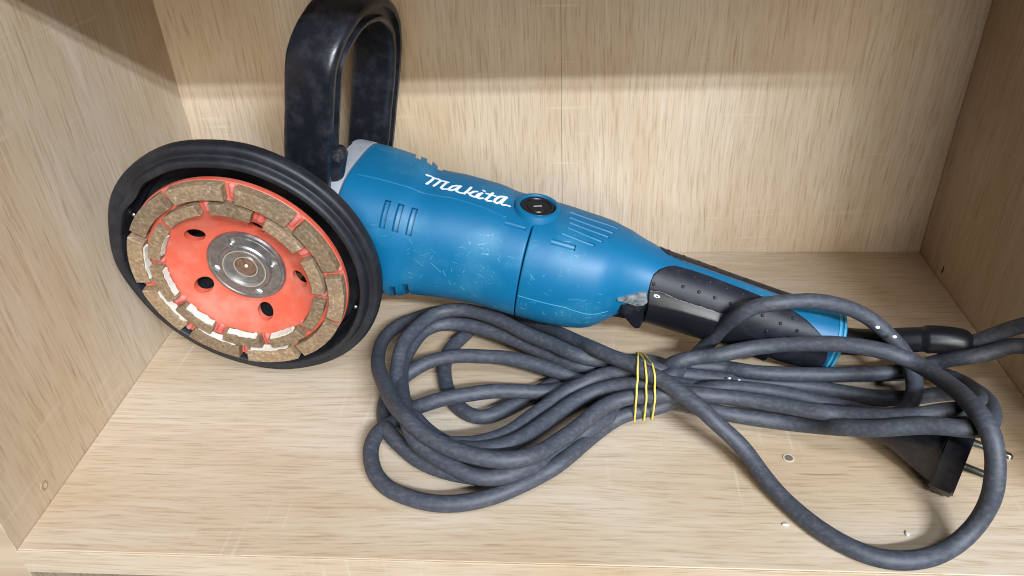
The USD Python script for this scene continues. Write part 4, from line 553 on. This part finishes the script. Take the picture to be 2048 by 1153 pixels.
# plug
PA = np.array([.83, -.56, 0.0]); PA /= np.linalg.norm(PA); PV = np.array([-PA[1], PA[0], 0]); PZ = np.array([0, 0, 1.0])
PF = np.array([.4540, -.2190, .0188])
oct_ = Polygon([(-.0185, -.0105), (-.0150, -.0165), (-.0080, -.0185), (.0080, -.0185), (.0150, -.0165), (.0185, -.0105), (.0185, .0105), (.0150, .0165), (.0080, .0185), (-.0080, .0185), (-.0150, .0165), (-.0185, .0105)])
def ext(poly, d, T):
    m = trimesh.creation.extrude_polygon(poly, d, engine='earcut'); m.apply_transform(T); return m
TP = frame_xf(PF, PV, PZ, PA)
pgn = np.array(oct_.exterior.coords)[:-1]
cs = manifold3d.CrossSection([pgn])
pm = cs.extrude(.0088).translate([0, 0, -.0098]) + cs.offset(-.001, manifold3d.JoinType.Round).extrude(.0108).translate([0, 0, -.0108])
pm = from_man(pm); pm.apply_transform(TP); ppl = cp('plug', pm, M_black, 30)
pb = manifold3d.Manifold.batch_hull([cs.offset(-.003, manifold3d.JoinType.Round).extrude(.001).translate([0, 0, -.0115]), manifold3d.Manifold.sphere(.0095, 28).translate([0, -.002, -.030])])
pb = pb + manifold3d.Manifold.batch_hull([manifold3d.Manifold.sphere(.0092, 24).translate([0, -.002, -.030]), manifold3d.Manifold.sphere(.0060, 24).translate([0, -.004, -.055])])
pb = from_man(pb); pb.apply_transform(TP); cp('plug_body', pb, M_black, 36)
for sgn in (-1, 1):
    pin = hull_spheres([PF + PV*.0095*sgn - PA*.001, PF + PV*.0095*sgn + PA*.0150], [.0024, .0022], 20); cp('plug_pin', from_man(pin), M_pin)
ck = hull_spheres([PF - PA*.002 + PV*x - PZ*.0155 for x in (-.008, .0)] , [.0022, .0018], 12); cp('pale_lower_bevel', from_man(ck), M_alu)  # pale grey lump along the lower bevel of the plug plate
for i_, sp_ in enumerate(D_SPECKS):
    b = trimesh.creation.icosphere(1, .0010 if i_ < 2 else .0007); b.apply_scale([1.3, 1, .8]); b.apply_translation(sp_); cp('paint_fleck', b, M_chalk)

# ------------------------------------------------------------------ yellow elastic band round the bundle
def band_loop(xa, xb, tilt=0.0):
    """one turn hugging the hull of every strand crossing the plane, from xa (top) to xb (front foot)"""
    pts = []
    for c_ in D_CORD:
        P = resample(np.array(c_), .002); k_ = np.abs(P[:, 0]-(xa+xb)/2) < .0035
        for p in P[k_]:
            if p[1] > -.215: pts.append((p[1], p[2]))
    h = shapely.MultiPoint(pts).convex_hull.buffer(.0047); n = 90
    pr = np.array([h.exterior.interpolate(i/n, normalized=True).coords[0] for i in range(n)])
    y0, y1 = pr[:, 0].min(), pr[:, 0].max()
    x = xb + (xa-xb)*(pr[:, 0]-y0)/(y1-y0) + (noise(np.c_[pr*300, np.zeros(n)])-.5)*.0006
    V = np.c_[x, pr[:, 0], np.maximum(pr[:, 1], .0007)]
    V = np.vstack([V, V[:2]]); return tube(V, .00055, 8, cap=False)
Bn0 = np.array([.300, -.175, 0.0])
rb = moved(cat(*[band_loop(*b) for b in D_BANDS]), Bn0)
bprim = usdkit.mesh(stage, '/World/rubber_band', rb, M_band, True); bprim.AddTranslateOp().Set(Gf.Vec3d(*map(float, Bn0)))
tag(bprim.GetPrim(), 'thin yellow elastic band wound around the middle of the black cord', 'rubber band')

# ------------------------------------------------------------------ crumbs of plaster on the board
clabels = ['white plaster crumb lying just left of the big cord loop, by its slanting run', '', 'white plaster crumb inside the big cord loop near its bottom curve']
for i_, p in ((0, D_CRUMBS[0]), (2, D_CRUMBS[2])):
    b = trimesh.creation.icosphere(2, 1.0); b.vertices *= (1+.5*(noise(b.vertices*1.7+i_*5)-.5))[:, None]
    b.apply_scale([(.0018, .0008, .0010, .0013, .0006)[i_], (.0009, .0006, .0016, .0005, .0006)[i_], (.0006, .0005, .0006, .0004, .0004)[i_]])
    m = usdkit.mesh(stage, numbered('/World/plaster_crumb'), b, M_crumb, True); m.AddTranslateOp().Set(Gf.Vec3d(p[0], p[1], .0004))
    tag(m.GetPrim(), clabels[i_], 'crumb', 'plaster crumbs on the board')
